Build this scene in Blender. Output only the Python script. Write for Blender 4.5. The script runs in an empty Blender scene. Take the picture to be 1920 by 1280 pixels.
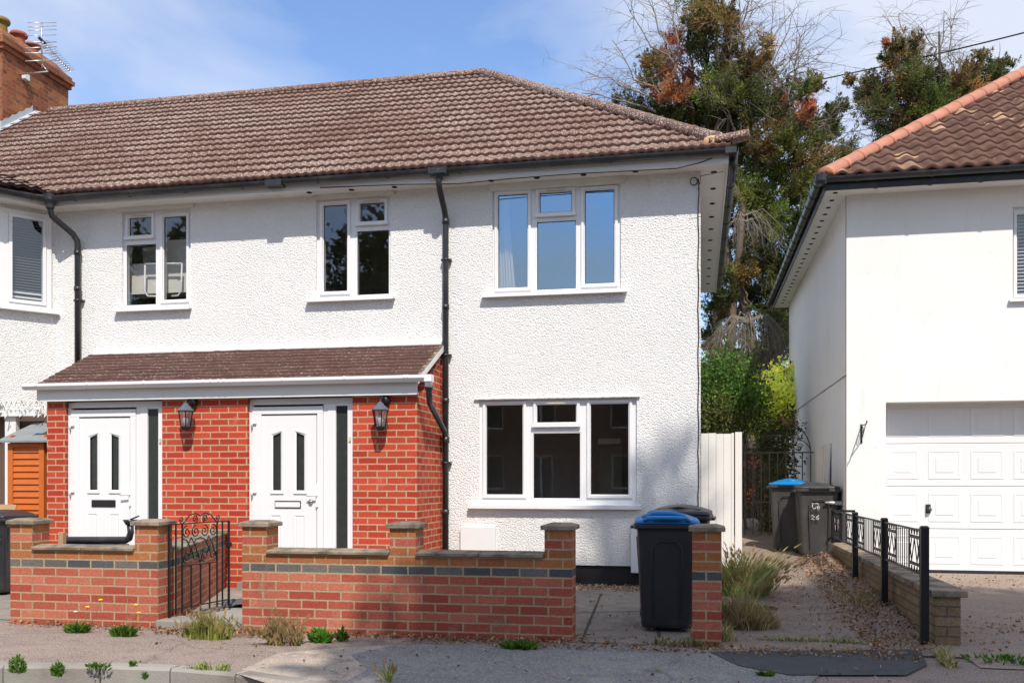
import bpy, bmesh, math, random
import numpy as np
from mathutils import Vector, Matrix
random.seed(7); rng = np.random.default_rng(7)
sc = bpy.context.scene
col = sc.collection
rad = math.radians
# ------------------------------------------------------------------ camera
YAW = rad(11.3); F = 1741.0; EYE = 1.24; HZ = 900.0
camd = bpy.data.cameras.new('camera'); cam = bpy.data.objects.new('camera', camd); col.objects.link(cam)
cam.location = (0, 0, EYE); cam.rotation_euler = (rad(90), 0, YAW)
camd.sensor_width = 36; camd.lens = 36*F/1920; camd.shift_y = (HZ-640)/1920
camd.clip_start = .05; camd.clip_end = 800
sc.camera = cam
sc.view_settings.view_transform = 'Standard'; sc.view_settings.look = 'None'
sc.view_settings.exposure = 0.16; sc.view_settings.gamma = 1
# ------------------------------------------------------------------ light
SUND = Vector((-.42, 1.0, -1.32)).normalized()
sl = bpy.data.lights.new('sun', 'SUN'); so = bpy.data.objects.new('sun', sl); col.objects.link(so)
sl.energy = 4.5; sl.angle = rad(.6); sl.color = (1.0, .93, .835)
so.rotation_euler = SUND.to_track_quat('-Z', 'Y').to_euler(); so.location = (5, -12, 18)
w = bpy.data.worlds.new('World'); sc.world = w; w.use_nodes = True
nt = w.node_tree; nt.nodes.clear()
N = nt.nodes.new; Lk = nt.links.new
out = N('ShaderNodeOutputWorld'); bg = N('ShaderNodeBackground'); sky = N('ShaderNodeTexSky')
sky.sky_type = 'NISHITA'; sky.sun_disc = False; sky.sun_elevation = rad(50.5); sky.sun_rotation = rad(157)
sky.air_density = 1.0; sky.dust_density = .6; sky.ozone_density = 1.6
tc = N('ShaderNodeTexCoord'); mp = N('ShaderNodeMapping'); mp.inputs['Scale'].default_value = (1, 1, 2.6)
mp.inputs['Location'].default_value = (.35, .2, .15)
n1 = N('ShaderNodeTexNoise'); n1.inputs['Scale'].default_value = 2.3; n1.inputs['Detail'].default_value = 6; n1.inputs['Roughness'].default_value = .52
n1.inputs['Distortion'].default_value = .35
cr = N('ShaderNodeValToRGB'); cr.color_ramp.elements[0].position = .42; cr.color_ramp.elements[1].position = .70
cr.color_ramp.elements[0].color = (.05, .05, .05, 1); cr.color_ramp.elements[1].color = (.88, .88, .88, 1)
mx = N('ShaderNodeMix'); mx.data_type = 'RGBA'; mx.inputs['B'].default_value = (5.0, 5.3, 6.0, 1)
gain = N('ShaderNodeMix'); gain.data_type = 'RGBA'; gain.blend_type = 'MULTIPLY'; gain.inputs['Factor'].default_value = 1
gain.inputs['B'].default_value = (.98, 1.15, 1.36, 1)
Lk(tc.outputs['Generated'], mp.inputs['Vector']); Lk(mp.outputs['Vector'], n1.inputs['Vector'])
sp = N('ShaderNodeSeparateXYZ'); Lk(tc.outputs['Generated'], sp.inputs[0])
m1 = N('ShaderNodeMath'); m1.operation = 'ADD'; m1.inputs[1].default_value = .22; Lk(sp.outputs['X'], m1.inputs[0])
m2 = N('ShaderNodeMath'); m2.operation = 'POWER'; m2.inputs[1].default_value = 2; Lk(m1.outputs[0], m2.inputs[0])
m3 = N('ShaderNodeMath'); m3.operation = 'MULTIPLY_ADD'; m3.inputs[1].default_value = .75; m3.use_clamp = True; Lk(m2.outputs[0], m3.inputs[0]); Lk(n1.outputs['Fac'], m3.inputs[2])
Lk(m3.outputs[0], cr.inputs['Fac']); Lk(cr.outputs['Color'], mx.inputs['Factor'])
Lk(sky.outputs['Color'], gain.inputs['A']); Lk(gain.outputs['Result'], mx.inputs['A'])
Lk(mx.outputs['Result'], bg.inputs['Color']); bg.inputs['Strength'].default_value = .15
Lk(bg.outputs['Background'], out.inputs['Surface'])
# ------------------------------------------------------------------ survey helpers: facade planes measured off the photo
_c, _s = math.cos(YAW), math.sin(YAW)
def RX(px): u = (px-960)/F; return (u*_c-_s)/(_c+u*_s)
def PX(px, Y): return Y*RX(px)
def PZ(px, py, Y): u = (px-960)/F; return EYE+(HZ-py)*(Y/(_c+u*_s))/F
def PT(px, py, Y): return Vector((PX(px, Y), Y, PZ(px, py, Y)))
def GP(px, py, z=0):
    d = F*(EYE-z)/(py-HZ); u = (px-960)/F
    return Vector((d*(u*_c-_s), d*(_c+u*_s), z))
# ------------------------------------------------------------------ mesh builder
class MB:
    def __init__(s): s.v = []; s.f = []; s.m = []; s.cur = 0; s.sm = []; s.smooth = False
    def add(s, vs, fs):
        b = len(s.v); s.v += [tuple(v) for v in vs]
        for f in fs: s.f.append(tuple(b+i for i in f)); s.m.append(s.cur); s.sm.append(s.smooth)
    def box(s, x0, x1, y0, y1, z0, z1):
        v = [(x, y, z) for z in (z0, z1) for y in (y0, y1) for x in (x0, x1)]
        s.add(v, [(0, 2, 3, 1), (4, 5, 7, 6), (0, 1, 5, 4), (2, 6, 7, 3), (0, 4, 6, 2), (1, 3, 7, 5)])
    def quad(s, a, b, c, d): s.add([a, b, c, d], [(0, 1, 2, 3)])
    def bar(s, a, b, w, h=None, up=(0, 0, 1)):
        a = Vector(a); b = Vector(b); h = h or w; d = (b-a).normalized(); u = Vector(up)
        if abs(d.dot(u)) > .95: u = Vector((0, 1, 0))
        sd = d.cross(u).normalized(); u = sd.cross(d)
        vs = [p+sd*x*w/2+u*y*h/2 for p in (a, b) for x, y in ((-1, -1), (1, -1), (1, 1), (-1, 1))]
        s.add(vs, [(3, 2, 1, 0), (4, 5, 6, 7), (0, 1, 5, 4), (1, 2, 6, 5), (2, 3, 7, 6), (3, 0, 4, 7)])
    def tube(s, pts, r, n=8, cap=True):
        pts = [Vector(p) for p in pts]; L = len(pts)
        rs = list(r) if hasattr(r, '__len__') else [r]*L
        prev = None; vs = []
        for i, p in enumerate(pts):
            d = (pts[min(i+1, L-1)]-pts[max(i-1, 0)]).normalized()
            if prev is None:
                a = Vector((0, 0, 1)) if abs(d.z) < .9 else Vector((1, 0, 0)); prev = d.cross(a).normalized()
            else:
                prev = (prev-d*prev.dot(d)).normalized()
            q = d.cross(prev)
            for k in range(n):
                t = 2*math.pi*k/n; vs.append(p+(prev*math.cos(t)+q*math.sin(t))*rs[i])
        fs = [(i*n+k, i*n+(k+1) % n, (i+1)*n+(k+1) % n, (i+1)*n+k) for i in range(L-1) for k in range(n)]
        if cap: fs += [tuple(reversed(range(n))), tuple((L-1)*n+k for k in range(n))]
        sm = s.smooth; s.smooth = True; s.add(vs, fs); s.smooth = sm
    def loft(s, rings, cap=True):
        n = len(rings[0]); vs = [p for r in rings for p in r]
        fs = [(i*n+k, i*n+(k+1) % n, (i+1)*n+(k+1) % n, (i+1)*n+k) for i in range(len(rings)-1) for k in range(n)]
        if cap: fs += [tuple(reversed(range(n))), tuple((len(rings)-1)*n+k for k in range(n))]
        s.add(vs, fs)
    def prism(s, poly, vec):
        n = len(poly); vec = Vector(vec); vs = [Vector(p) for p in poly]; vs += [p+vec for p in vs]
        s.add(vs, [tuple(range(n)), tuple(reversed(range(n, 2*n)))]+[(k, k+n, (k+1) % n+n, (k+1) % n) for k in range(n)])
    def lathe(s, prof, c, n=16):
        c = Vector(c)
        s.loft([[c+Vector((r*math.cos(2*math.pi*k/n), r*math.sin(2*math.pi*k/n), z)) for k in range(n)] for r, z in prof])
    def build(s, name, mats, parent=None, fix=True, bevel=0):
        me = bpy.data.meshes.new(name)
        off = Vector((0, 0, 0)); p = parent
        while p is not None: off += p.location; p = p.parent
        me.from_pydata([(v[0]-off.x, v[1]-off.y, v[2]-off.z) for v in s.v], [], s.f)
        if not isinstance(mats, (list, tuple)): mats = [mats]
        for m in mats: me.materials.append(m)
        if len(mats) > 1: me.polygons.foreach_set('material_index', s.m)
        me.polygons.foreach_set('use_smooth', s.sm)
        if fix:
            bm = bmesh.new(); bm.from_mesh(me); bmesh.ops.recalc_face_normals(bm, faces=bm.faces); bm.to_mesh(me); bm.free()
        me.update()
        o = bpy.data.objects.new(name, me); col.objects.link(o)
        if parent: o.parent = parent
        if bevel:
            b = o.modifiers.new('bevel', 'BEVEL'); b.width = bevel; b.segments = 2; b.limit_method = 'ANGLE'; b.angle_limit = rad(40)
        return o
def tag(o, label=None, cat=None, group=None, kind=None):
    if label: o['label'] = label
    if cat: o['category'] = cat
    if group: o['group'] = group
    if kind: o['kind'] = kind
    return o
def thing(name, loc, label, cat, group=None, rz=0):
    o = bpy.data.objects.new(name, None); col.objects.link(o); o.location = loc; o.rotation_euler = (0, 0, rz)
    o.empty_display_size = .2
    return tag(o, label, cat, group)
def dup(o, parent=None):
    c = o.copy(); col.objects.link(c)
    if parent: c.parent = parent
    for ch in list(o.children): dup(ch, c)
    return c
# ------------------------------------------------------------------ materials
def newmat(name):
    m = bpy.data.materials.new(name); m.use_nodes = True; t = m.node_tree
    b = t.nodes['Principled BSDF']; b.inputs['Specular IOR Level'].default_value = .3
    return m, t, b
def nd(t, typ, **k):
    n = t.nodes.new(typ)
    for a, v in k.items():
        if a in n.inputs: n.inputs[a].default_value = v
        else: setattr(n, a, v)
    return n
def mixc(t, fac, a, b, mode='MIX'):
    n = t.nodes.new('ShaderNodeMix'); n.data_type = 'RGBA'; n.blend_type = mode
    for k, v in (('Factor', fac), ('A', a), ('B', b)):
        if isinstance(v, bpy.types.NodeSocket): t.links.new(v, n.inputs[k])
        else: n.inputs[k].default_value = v if k == 'Factor' else (*v[:3], 1)
    return n.outputs['Result']
def ramp(t, sock, p0, p1, c0=(0, 0, 0), c1=(1, 1, 1)):
    r = t.nodes.new('ShaderNodeValToRGB'); e = r.color_ramp.elements
    e[0].position = p0; e[1].position = p1; e[0].color = (*c0, 1); e[1].color = (*c1, 1)
    t.links.new(sock, r.inputs['Fac']); return r.outputs['Color']
def noise(t, scale, detail=4, rough=.55, vec=None, sc3=None):
    n = nd(t, 'ShaderNodeTexNoise'); n.inputs['Scale'].default_value = scale; n.inputs['Detail'].default_value = detail
    n.inputs['Roughness'].default_value = rough
    if vec is None:
        c = t.nodes.new('ShaderNodeTexCoord'); vec = c.outputs['Object']
    if sc3:
        mpp = nd(t, 'ShaderNodeMapping'); mpp.inputs['Scale'].default_value = sc3; t.links.new(vec, mpp.inputs['Vector']); vec = mpp.outputs['Vector']
    t.links.new(vec, n.inputs['Vector']); return n.outputs['Fac']
def bump(t, b, h, strength=.3, dist=.01):
    n = t.nodes.new('ShaderNodeBump'); n.inputs['Strength'].default_value = strength; n.inputs['Distance'].default_value = dist
    t.links.new(h, n.inputs['Height']); t.links.new(n.outputs['Normal'], b.inputs['Normal'])
def mk(name, c, rough=.6, var=.12, scale=8, bs=0, bscale=60, spec=.3, metal=0, dirt=None, dpos=(.5, .75), dscale=1.5):
    m, t, b = newmat(name); b.inputs['Roughness'].default_value = rough; b.inputs['Specular IOR Level'].default_value = spec
    b.inputs['Metallic'].default_value = metal
    f = noise(t, scale)
    lo = tuple(x*(1-var) for x in c); hi = tuple(min(1, x*(1+var)) for x in c)
    colr = mixc(t, f, lo, hi)
    if dirt: colr = mixc(t, ramp(t, noise(t, dscale, 8, .65), *dpos), colr, dirt)
    t.links.new(colr, b.inputs['Base Color'])
    if bs: bump(t, b, noise(t, bscale, 3), bs, .01)
    return m
def brickmat(name, c1, c2, mortar, bw=.225, rh=.075, ms=.011, z0=0, bands=None, var=.3, dirt=.25, dcol=(.1, .08, .06), msmooth=.1, eff=None):
    m, t, b = newmat(name); b.inputs['Roughness'].default_value = .85; b.inputs['Specular IOR Level'].default_value = .2
    tcn = nd(t, 'ShaderNodeTexCoord'); g = nd(t, 'ShaderNodeSeparateXYZ'); t.links.new(tcn.outputs['Object'], g.inputs[0])
    ns = nd(t, 'ShaderNodeSeparateXYZ'); t.links.new(tcn.outputs['Normal'], ns.inputs[0])
    ab = nd(t, 'ShaderNodeMath', operation='ABSOLUTE'); t.links.new(ns.outputs['X'], ab.inputs[0])
    gt = nd(t, 'ShaderNodeMath', operation='GREATER_THAN'); t.links.new(ab.outputs[0], gt.inputs[0]); gt.inputs[1].default_value = .7
    ux = nd(t, 'ShaderNodeMix'); t.links.new(gt.outputs[0], ux.inputs[0]); t.links.new(g.outputs['X'], ux.inputs[2]); t.links.new(g.outputs['Y'], ux.inputs[3])
    zz = nd(t, 'ShaderNodeMath', operation='SUBTRACT'); t.links.new(g.outputs['Z'], zz.inputs[0]); zz.inputs[1].default_value = z0
    # slight wobble so the joints are not ruled lines
    wob = noise(t, 9, 2); wm = nd(t, 'ShaderNodeMath', operation='MULTIPLY_ADD'); t.links.new(wob, wm.inputs[0]); wm.inputs[1].default_value = .007
    t.links.new(zz.outputs[0], wm.inputs[2])
    cx = nd(t, 'ShaderNodeCombineXYZ'); t.links.new(ux.outputs[0], cx.inputs[0]); t.links.new(wm.outputs[0], cx.inputs[1])
    br = nd(t, 'ShaderNodeTexBrick'); t.links.new(cx.outputs[0], br.inputs['Vector'])
    br.inputs['Scale'].default_value = 1; br.inputs['Brick Width'].default_value = bw; br.inputs['Row Height'].default_value = rh
    br.inputs['Mortar Size'].default_value = ms*.62; br.inputs['Mortar Smooth'].default_value = msmooth; br.inputs['Bias'].default_value = 0
    A, B = c1, c2
    if bands:
        for lo, hi, a, bb in bands:
            q = nd(t, 'ShaderNodeMath', operation='COMPARE'); t.links.new(wm.outputs[0], q.inputs[0])
            q.inputs[1].default_value = (lo+hi)/2; q.inputs[2].default_value = (hi-lo)/2
            A = mixc(t, q.outputs[0], A, a); B = mixc(t, q.outputs[0], B, bb)
    for k, v in (('Color1', A), ('Color2', B)):
        if isinstance(v, bpy.types.NodeSocket): t.links.new(v, br.inputs[k])
        else: br.inputs[k].default_value = (*v, 1)
    br.inputs['Mortar'].default_value = (*mortar, 1)
    c = br.outputs['Color']
    c = mixc(t, ramp(t, noise(t, 45, 5), .35, .7), c, mixc(t, 1.0, c, (1-var, 1-var, 1-var), 'MULTIPLY'))
    c = mixc(t, ramp(t, noise(t, 2.2, 9, .7), .55, .8), c, mixc(t, dirt*2, c, dcol))
    if eff: c = mixc(t, ramp(t, noise(t, 4.5, 7, .7), .58, .80, (0, 0, 0), (.5, .5, .5)), c, eff)
    t.links.new(c, b.inputs['Base Color'])
    iv = nd(t, 'ShaderNodeMath', operation='MULTIPLY_ADD'); t.links.new(br.outputs['Fac'], iv.inputs[0]); iv.inputs[1].default_value = -1
    t.links.new(noise(t, 60, 4), iv.inputs[2])
    bump(t, b, iv.outputs[0], .6, .008)
    return m
def rendermat(name, c, scale, strength, dist, c2=None, spot=.45):
    m, t, b = newmat(name); b.inputs['Roughness'].default_value = .9; b.inputs['Specular IOR Level'].default_value = .15
    f1 = noise(t, scale, 3, .6)
    v = nd(t, 'ShaderNodeTexVoronoi'); v.inputs['Scale'].default_value = scale*1.3; v.feature = 'SMOOTH_F1'
    cc = nd(t, 'ShaderNodeTexCoord'); t.links.new(cc.outputs['Object'], v.inputs['Vector'])
    h = nd(t, 'ShaderNodeMath', operation='SUBTRACT'); t.links.new(f1, h.inputs[0]); t.links.new(v.outputs['Distance'], h.inputs[1])
    bump(t, b, h.outputs[0], strength, dist)
    base = mixc(t, ramp(t, noise(t, .9, 6, .65), .35, .75), c, c2 or tuple(x*.93 for x in c))
    base = mixc(t, ramp(t, noise(t, scale*.9, 2), .36, .44, (spot,)*3, (0, 0, 0)), base, tuple(x*.72 for x in c))
    base = mixc(t, ramp(t, noise(t, 3.0, 8, .7, sc3=(1, 1, .25)), .60, .85, (0, 0, 0), (.5, .5, .5)), base, (.5, .48, .44))
    if spot == 0:   # smooth render: hairline cracks and faint rain streaks
        v = nd(t, 'ShaderNodeTexVoronoi'); v.feature = 'DISTANCE_TO_EDGE'; v.inputs['Scale'].default_value = .75
        nn = nd(t, 'ShaderNodeTexNoise'); nn.inputs['Scale'].default_value = 2.2; nn.inputs['Detail'].default_value = 6; t.links.new(cc.outputs['Object'], nn.inputs['Vector'])
        ad = nd(t, 'ShaderNodeVectorMath', operation='MULTIPLY_ADD'); ad.inputs[1].default_value = (.7, .7, .7); t.links.new(nn.outputs['Color'], ad.inputs[0]); t.links.new(cc.outputs['Object'], ad.inputs[2]); t.links.new(ad.outputs[0], v.inputs['Vector'])
        base = mixc(t, ramp(t, v.outputs['Distance'], 0, .006, (.12, .12, .12), (0, 0, 0)), base, (.3, .28, .26))
        base = mixc(t, ramp(t, noise(t, 2.0, 8, .7, sc3=(3, 3, .35)), .55, .8, (0, 0, 0), (.25, .25, .25)), base, (.55, .52, .46))
    # splash dirt near the ground
    gz = nd(t, 'ShaderNodeSeparateXYZ'); t.links.new(cc.outputs['Object'], gz.inputs[0])
    lo_ = nd(t, 'ShaderNodeMapRange'); lo_.inputs['From Min'].default_value = 1.0; lo_.inputs['From Max'].default_value = .2; lo_.inputs['To Max'].default_value = .55; t.links.new(gz.outputs['Z'], lo_.inputs['Value'])
    sp_ = nd(t, 'ShaderNodeMath', operation='MULTIPLY'); t.links.new(lo_.outputs[0], sp_.inputs[0]); t.links.new(noise(t, 3.5, 7, .7), sp_.inputs[1])
    base = mixc(t, sp_.outputs[0], base, (.42, .40, .34))
    t.links.new(base, b.inputs['Base Color']); return m
M = {}
M['render'] = rendermat('white_pebbledash', (.83, .825, .81), 58, 1.0, .0115, spot=.4)
M['smooth_render'] = rendermat('white_smooth_render', (.82, .812, .795), 9, .06, .004, (.77, .76, .735), spot=0)
M['upvc'] = mk('white_upvc', (.77, .775, .78), .28, .02, 3, spec=.5)
M['upvc_old'] = mk('weathered_white_upvc', (.72, .73, .72), .4, .05, 3, dirt=(.45, .43, .38), dpos=(.55, .95), spec=.4)
M['soffit'] = mk('soffit_paint', (.74, .73, .69), .55, .05, 2, dirt=(.5, .46, .4), dpos=(.55, .95))
M['black'] = mk('black_plastic', (.022, .023, .027), .34, .25, 6, spec=.5, dirt=(.08, .075, .07), dpos=(.5, .9), dscale=4)
M['iron'] = mk('black_painted_iron', (.012, .012, .014), .4, .2, 20, spec=.4)
M['rustiron'] = mk('old_grey_iron', (.11, .10, .09), .7, .3, 20)
M['darkhole'] = mk('dark_void', (.02, .02, .02), .9)
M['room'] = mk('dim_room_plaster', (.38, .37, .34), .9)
M['white_cupboard'] = mk('white_cupboard', (.75, .75, .70), .5, .02)
M['curtain'] = mk('cream_curtain', (.72, .68, .6), .9, .05, 5)
M['plinth'] = mk('black_bitumen_paint', (.018, .017, .018), .7, .3, 6, .4, 30)
M['coping'] = mk('lichened_concrete', (.30, .235, .17), .9, .3, 14, .5, 70, dirt=(.10, .09, .07), dpos=(.42, .62), dscale=5)
M['concrete'] = mk('weathered_concrete', (.30, .28, .25), .9, .15, 6, .3, 60, dirt=(.17, .15, .13), dpos=(.45, .7))
M['asphalt'] = None
M['alum'] = mk('aluminium', (.6, .6, .6), .35, .05, metal=.8)
M['terracotta'] = mk('terracotta_ridge', (.46, .20, .135), .8, .25, 6, .3, 40, dirt=(.30, .17, .12), dpos=(.5, .8), dscale=4)
M['pot'] = mk('clay_pot', (.34, .10, .06), .8, .25, 8)
M['potcap'] = mk('lichened_pot_rim', (.22, .16, .05), .9, .35, 8)
M['mortar'] = mk('lime_mortar', (.60, .36, .18), .9, .2, 20, .5, 50)
M['lead'] = mk('lead_flashing', (.42, .46, .5), .55, .2, 5, .2, 10)
M['blue'] = mk('blue_plastic', (.004, .19, .50), .35, .1, 5, spec=.5)
M['bin'] = mk('charcoal_plastic', (.020, .021, .026), .42, .2, 5, .08, 90, spec=.5, dirt=(.07, .065, .06), dpos=(.55, .95), dscale=3)
M['bin2'] = mk('weathered_charcoal_plastic', (.045, .043, .043), .5, .2, 5, .08, 90, spec=.4, dirt=(.11, .1, .09), dpos=(.45, .9), dscale=3)
M['paintmark'] = mk('white_paint_mark', (.62, .62, .6), .6)
M['orange_wood'] = mk('orange_stained_timber', (.52, .13, .025), .65, .18, 7, .2, 40)
M['felt'] = mk('grey_roof_felt', (.22, .24, .25), .9, .2, 9, .4, 90)
M['felt_dark'] = mk('dark_grey_felt_patch', (.13, .13, .14), .9, .2, 9, .4, 90)
M['timber'] = mk('raw_timber', (.40, .26, .15), .8, .2, 8)
M['dark_timber'] = mk('dark_timber', (.07, .045, .03), .85, .3, 8)
M['cream_timber'] = mk('cream_painted_boards', (.76, .72, .66), .7, .05, 4, dirt=(.5, .42, .33), dpos=(.55, .9), dscale=2)
M['chrome'] = mk('chrome', (.6, .6, .62), .2, .02, metal=1)
M['slate'] = mk('grey_mat', (.10, .10, .115), .9, .3, 20, .8, 80)
M['ivory'] = mk('ivory_plastic', (.62, .56, .42), .4, .05)
M['orange_plastic'] = mk('orange_plastic', (.75, .16, .02), .4)
def glassmat(name, refl, tint=.85, rough=.015, gc=(.92, .96, 1)):
    m = bpy.data.materials.new(name); m.use_nodes = True; t = m.node_tree; t.nodes.clear()
    o = nd(t, 'ShaderNodeOutputMaterial'); tr = nd(t, 'ShaderNodeBsdfTransparent'); tr.inputs[0].default_value = (tint, tint, tint, 1)
    g = nd(t, 'ShaderNodeBsdfGlossy'); g.inputs['Roughness'].default_value = rough; g.inputs['Color'].default_value = (*gc, 1)
    fr = nd(t, 'ShaderNodeLayerWeight'); fr.inputs['Blend'].default_value = .5; pw = nd(t, 'ShaderNodeMath', operation='POWER'); t.links.new(fr.outputs['Facing'], pw.inputs[0]); pw.inputs[1].default_value = 4
    ma = nd(t, 'ShaderNodeMath', operation='MULTIPLY_ADD'); t.links.new(pw.outputs[0], ma.inputs[0]); ma.inputs[1].default_value = 1.0; ma.inputs[2].default_value = refl
    bp = nd(t, 'ShaderNodeBump'); bp.inputs['Strength'].default_value = .02; bp.inputs['Distance'].default_value = .02
    t.links.new(noise(t, 2.2, 1), bp.inputs['Height']); t.links.new(bp.outputs['Normal'], g.inputs['Normal'])
    mxs = nd(t, 'ShaderNodeMixShader'); t.links.new(ma.outputs[0], mxs.inputs[0]); t.links.new(tr.outputs[0], mxs.inputs[1]); t.links.new(g.outputs[0], mxs.inputs[2])
    t.links.new(mxs.outputs[0], o.inputs['Surface']); return m
M['glass'] = glassmat('window_glass', .12, .85)
M['glass_sky'] = glassmat('sky_facing_glass', .36, .74, gc=(.62, .84, 1.0))
M['lampglass'] = glassmat('lantern_glass', .25, .9, .1)
M['dglass'] = mk('obscured_door_glass', (.035, .04, .038), .12, .3, 14, .3, 60, spec=.6)
RB = ((.42, .040, .022), (.58, .080, .042)); CREAM = (.48, .36, .22)
M['porch_brick'] = brickmat('painted_red_brick', *RB, CREAM, z0=.0, var=.2, dirt=.16, ms=.013, eff=(.66, .32, .24))
ORB = ((.44, .17, .06), (.33, .11, .045)); RED = ((.36, .065, .042), (.52, .17, .105)); BLU = ((.075, .08, .09), (.17, .155, .14))
h = .073
def bnd(r0, r1, p): return (r0*h, r1*h, p[0], p[1])
M['garden_brick'] = brickmat('garden_wall_brick', *RED, (.43, .32, .20), rh=h, z0=.86-12*h, bands=[bnd(7, 8, BLU), bnd(8, 10, ORB), bnd(11, 12, ORB)], var=.25, dirt=.3, ms=.012, eff=(.52, .33, .25))
M['stock_brick'] = brickmat('weathered_stock_brick', (.26, .17, .09), (.34, .25, .15), (.15, .12, .09), var=.35, dirt=.4)
M['chimney_brick'] = brickmat('chimney_brick', (.44, .15, .07), (.22, .065, .035), (.26, .19, .13), var=.45, dirt=.5, dcol=(.42, .28, .1))
M['far_brick'] = brickmat('brown_brick', (.17, .075, .05), (.12, .05, .035), (.14, .1, .08))
def tilemat(name, c1, c2, lich, lpos, lscale=26, moss=None, pale=None):
    m, t, b = newmat(name); b.inputs['Roughness'].default_value = .85; b.inputs['Specular IOR Level'].default_value = .25
    c = mixc(t, ramp(t, noise(t, 5, 5), .35, .65), c1, c2)
    big = ramp(t, noise(t, .7, 4), .25, .75, (lpos[0]+.05,)*3, (lpos[0]-.06,)*3)
    n = noise(t, lscale, 3, .6); sb = nd(t, 'ShaderNodeMath', operation='SUBTRACT'); t.links.new(n, sb.inputs[0]); t.links.new(big, sb.inputs[1])
    fac = ramp(t, sb.outputs[0], 0, lpos[1])
    c = mixc(t, fac, c, lich)
    if moss: c = mixc(t, ramp(t, noise(t, 3.3, 8, .7), .58, .70), c, moss)
    if pale:
        v = nd(t, 'ShaderNodeTexVoronoi'); v.inputs['Scale'].default_value = 4.6; cc = nd(t, 'ShaderNodeTexCoord'); t.links.new(cc.outputs['Object'], v.inputs['Vector'])
        sx = nd(t, 'ShaderNodeSeparateColor'); t.links.new(v.outputs['Color'], sx.inputs[0])
        c = mixc(t, ramp(t, sx.outputs[0], .93, .95), c, pale)
    t.links.new(c, b.inputs['Base Color']); bump(t, b, noise(t, 70, 4), .5, .006); return m
M['tile'] = tilemat('lichened_brown_tile', (.115, .056, .043), (.165, .088, .068), (.46, .39, .34), (.53, .07), 50)
M['porch_tile'] = tilemat('dark_brown_porch_tile', (.075, .038, .031), (.115, .060, .048), (.34, .29, .26), (.60, .06), 34)
M['tile_right'] = tilemat('brown_red_tile', (.095, .050, .038), (.155, .082, .060), (.35, .25, .18), (.66, .1), 12, pale=(.42, .27, .18))
M['tile_edge'] = mk('bare_shaded_tile_edge', (.070, .036, .030), .9, .3, 20)  # lichen-free tile risers, darkened in colour to draw the shade of each course
def leafmat(name):
    m = bpy.data.materials.new(name); m.use_nodes = True; t = m.node_tree; t.nodes.clear()
    o = nd(t, 'ShaderNodeOutputMaterial'); a = nd(t, 'ShaderNodeAttribute'); a.attribute_name = 'tint'
    d = nd(t, 'ShaderNodeBsdfDiffuse'); tl = nd(t, 'ShaderNodeBsdfTranslucent'); mxs = nd(t, 'ShaderNodeMixShader'); mxs.inputs[0].default_value = .38
    t.links.new(a.outputs['Color'], d.inputs[0]); t.links.new(a.outputs['Color'], tl.inputs[0])
    t.links.new(d.outputs[0], mxs.inputs[1]); t.links.new(tl.outputs[0], mxs.inputs[2]); t.links.new(mxs.outputs[0], o.inputs[0]); return m
M['leaf'] = leafmat('foliage')
M['bark'] = mk('grey_brown_bark', (.13, .10, .075), .9, .3, 12, .6, 40)
M['deadwood'] = mk('bleached_dead_wood', (.25, .215, .18), .9, .25, 12)
def groundmat(name, base, c2, peb, spk=.585, crack=True):
    m, t, b = newmat(name); b.inputs['Roughness'].default_value = .95; b.inputs['Specular IOR Level'].default_value = .15
    c = mixc(t, ramp(t, noise(t, 1.1, 8, .65), .32, .68), base, c2)
    c = mixc(t, ramp(t, noise(t, 4.5, 9, .75), .50, .66, (0, 0, 0), (.6, .6, .6)), c, tuple(x*.55 for x in base))
    c = mixc(t, ramp(t, noise(t, 2.6, 8, .7), .56, .70, (0, 0, 0), (.5, .5, .5)), c, tuple(min(1, x*1.35) for x in c2))
    c = mixc(t, ramp(t, noise(t, 75, 3, .7), spk-.08, spk+.08), c, peb)
    c = mixc(t, ramp(t, noise(t, 95, 2, .5), .30, .42, (.5, .5, .5), (0, 0, 0)), c, tuple(x*.45 for x in base))
    if crack:
        v = nd(t, 'ShaderNodeTexVoronoi'); v.feature = 'DISTANCE_TO_EDGE'; v.inputs['Scale'].default_value = .38
        cc = nd(t, 'ShaderNodeTexCoord'); ad = nd(t, 'ShaderNodeVectorMath', operation='ADD')
        nn = nd(t, 'ShaderNodeTexNoise'); nn.inputs['Scale'].default_value = 3; nn.inputs['Detail'].default_value = 6
        sc_ = nd(t, 'ShaderNodeVectorMath', operation='SCALE'); sc_.inputs['Scale'].default_value = .5
        t.links.new(cc.outputs['Object'], nn.inputs['Vector']); t.links.new(nn.outputs['Color'], sc_.inputs[0])
        t.links.new(cc.outputs['Object'], ad.inputs[0]); t.links.new(sc_.outputs[0], ad.inputs[1]); t.links.new(ad.outputs[0], v.inputs['Vector'])
        c = mixc(t, ramp(t, v.outputs['Distance'], .0, .006, (.45, .45, .45), (0, 0, 0)), c, tuple(x*.35 for x in base))
    t.links.new(c, b.inputs['Base Color']); bump(t, b, noise(t, 90, 4, .7), .7, .008); return m
M['pavement'] = groundmat('worn_asphalt_pavement', (.20, .155, .135), (.27, .215, .185), (.50, .42, .35))
M['apron'] = groundmat('worn_pinkish_concrete', (.33, .265, .21), (.40, .33, .27), (.56, .50, .45))
M['drive'] = groundmat('grey_asphalt_drive', (.19, .175, .165), (.25, .235, .22), (.42, .40, .38))
M['darkpatch'] = groundmat('dark_asphalt_patch', (.075, .075, .078), (.095, .095, .1), (.16, .16, .16), .66, False)
M['path'] = groundmat('brown_asphalt_path', (.18, .135, .11), (.27, .21, .17), (.46, .38, .30))
M['garage_drive'] = groundmat('brown_concrete_drive', (.30, .24, .195), (.24, .175, .14), (.45, .38, .32))
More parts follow.
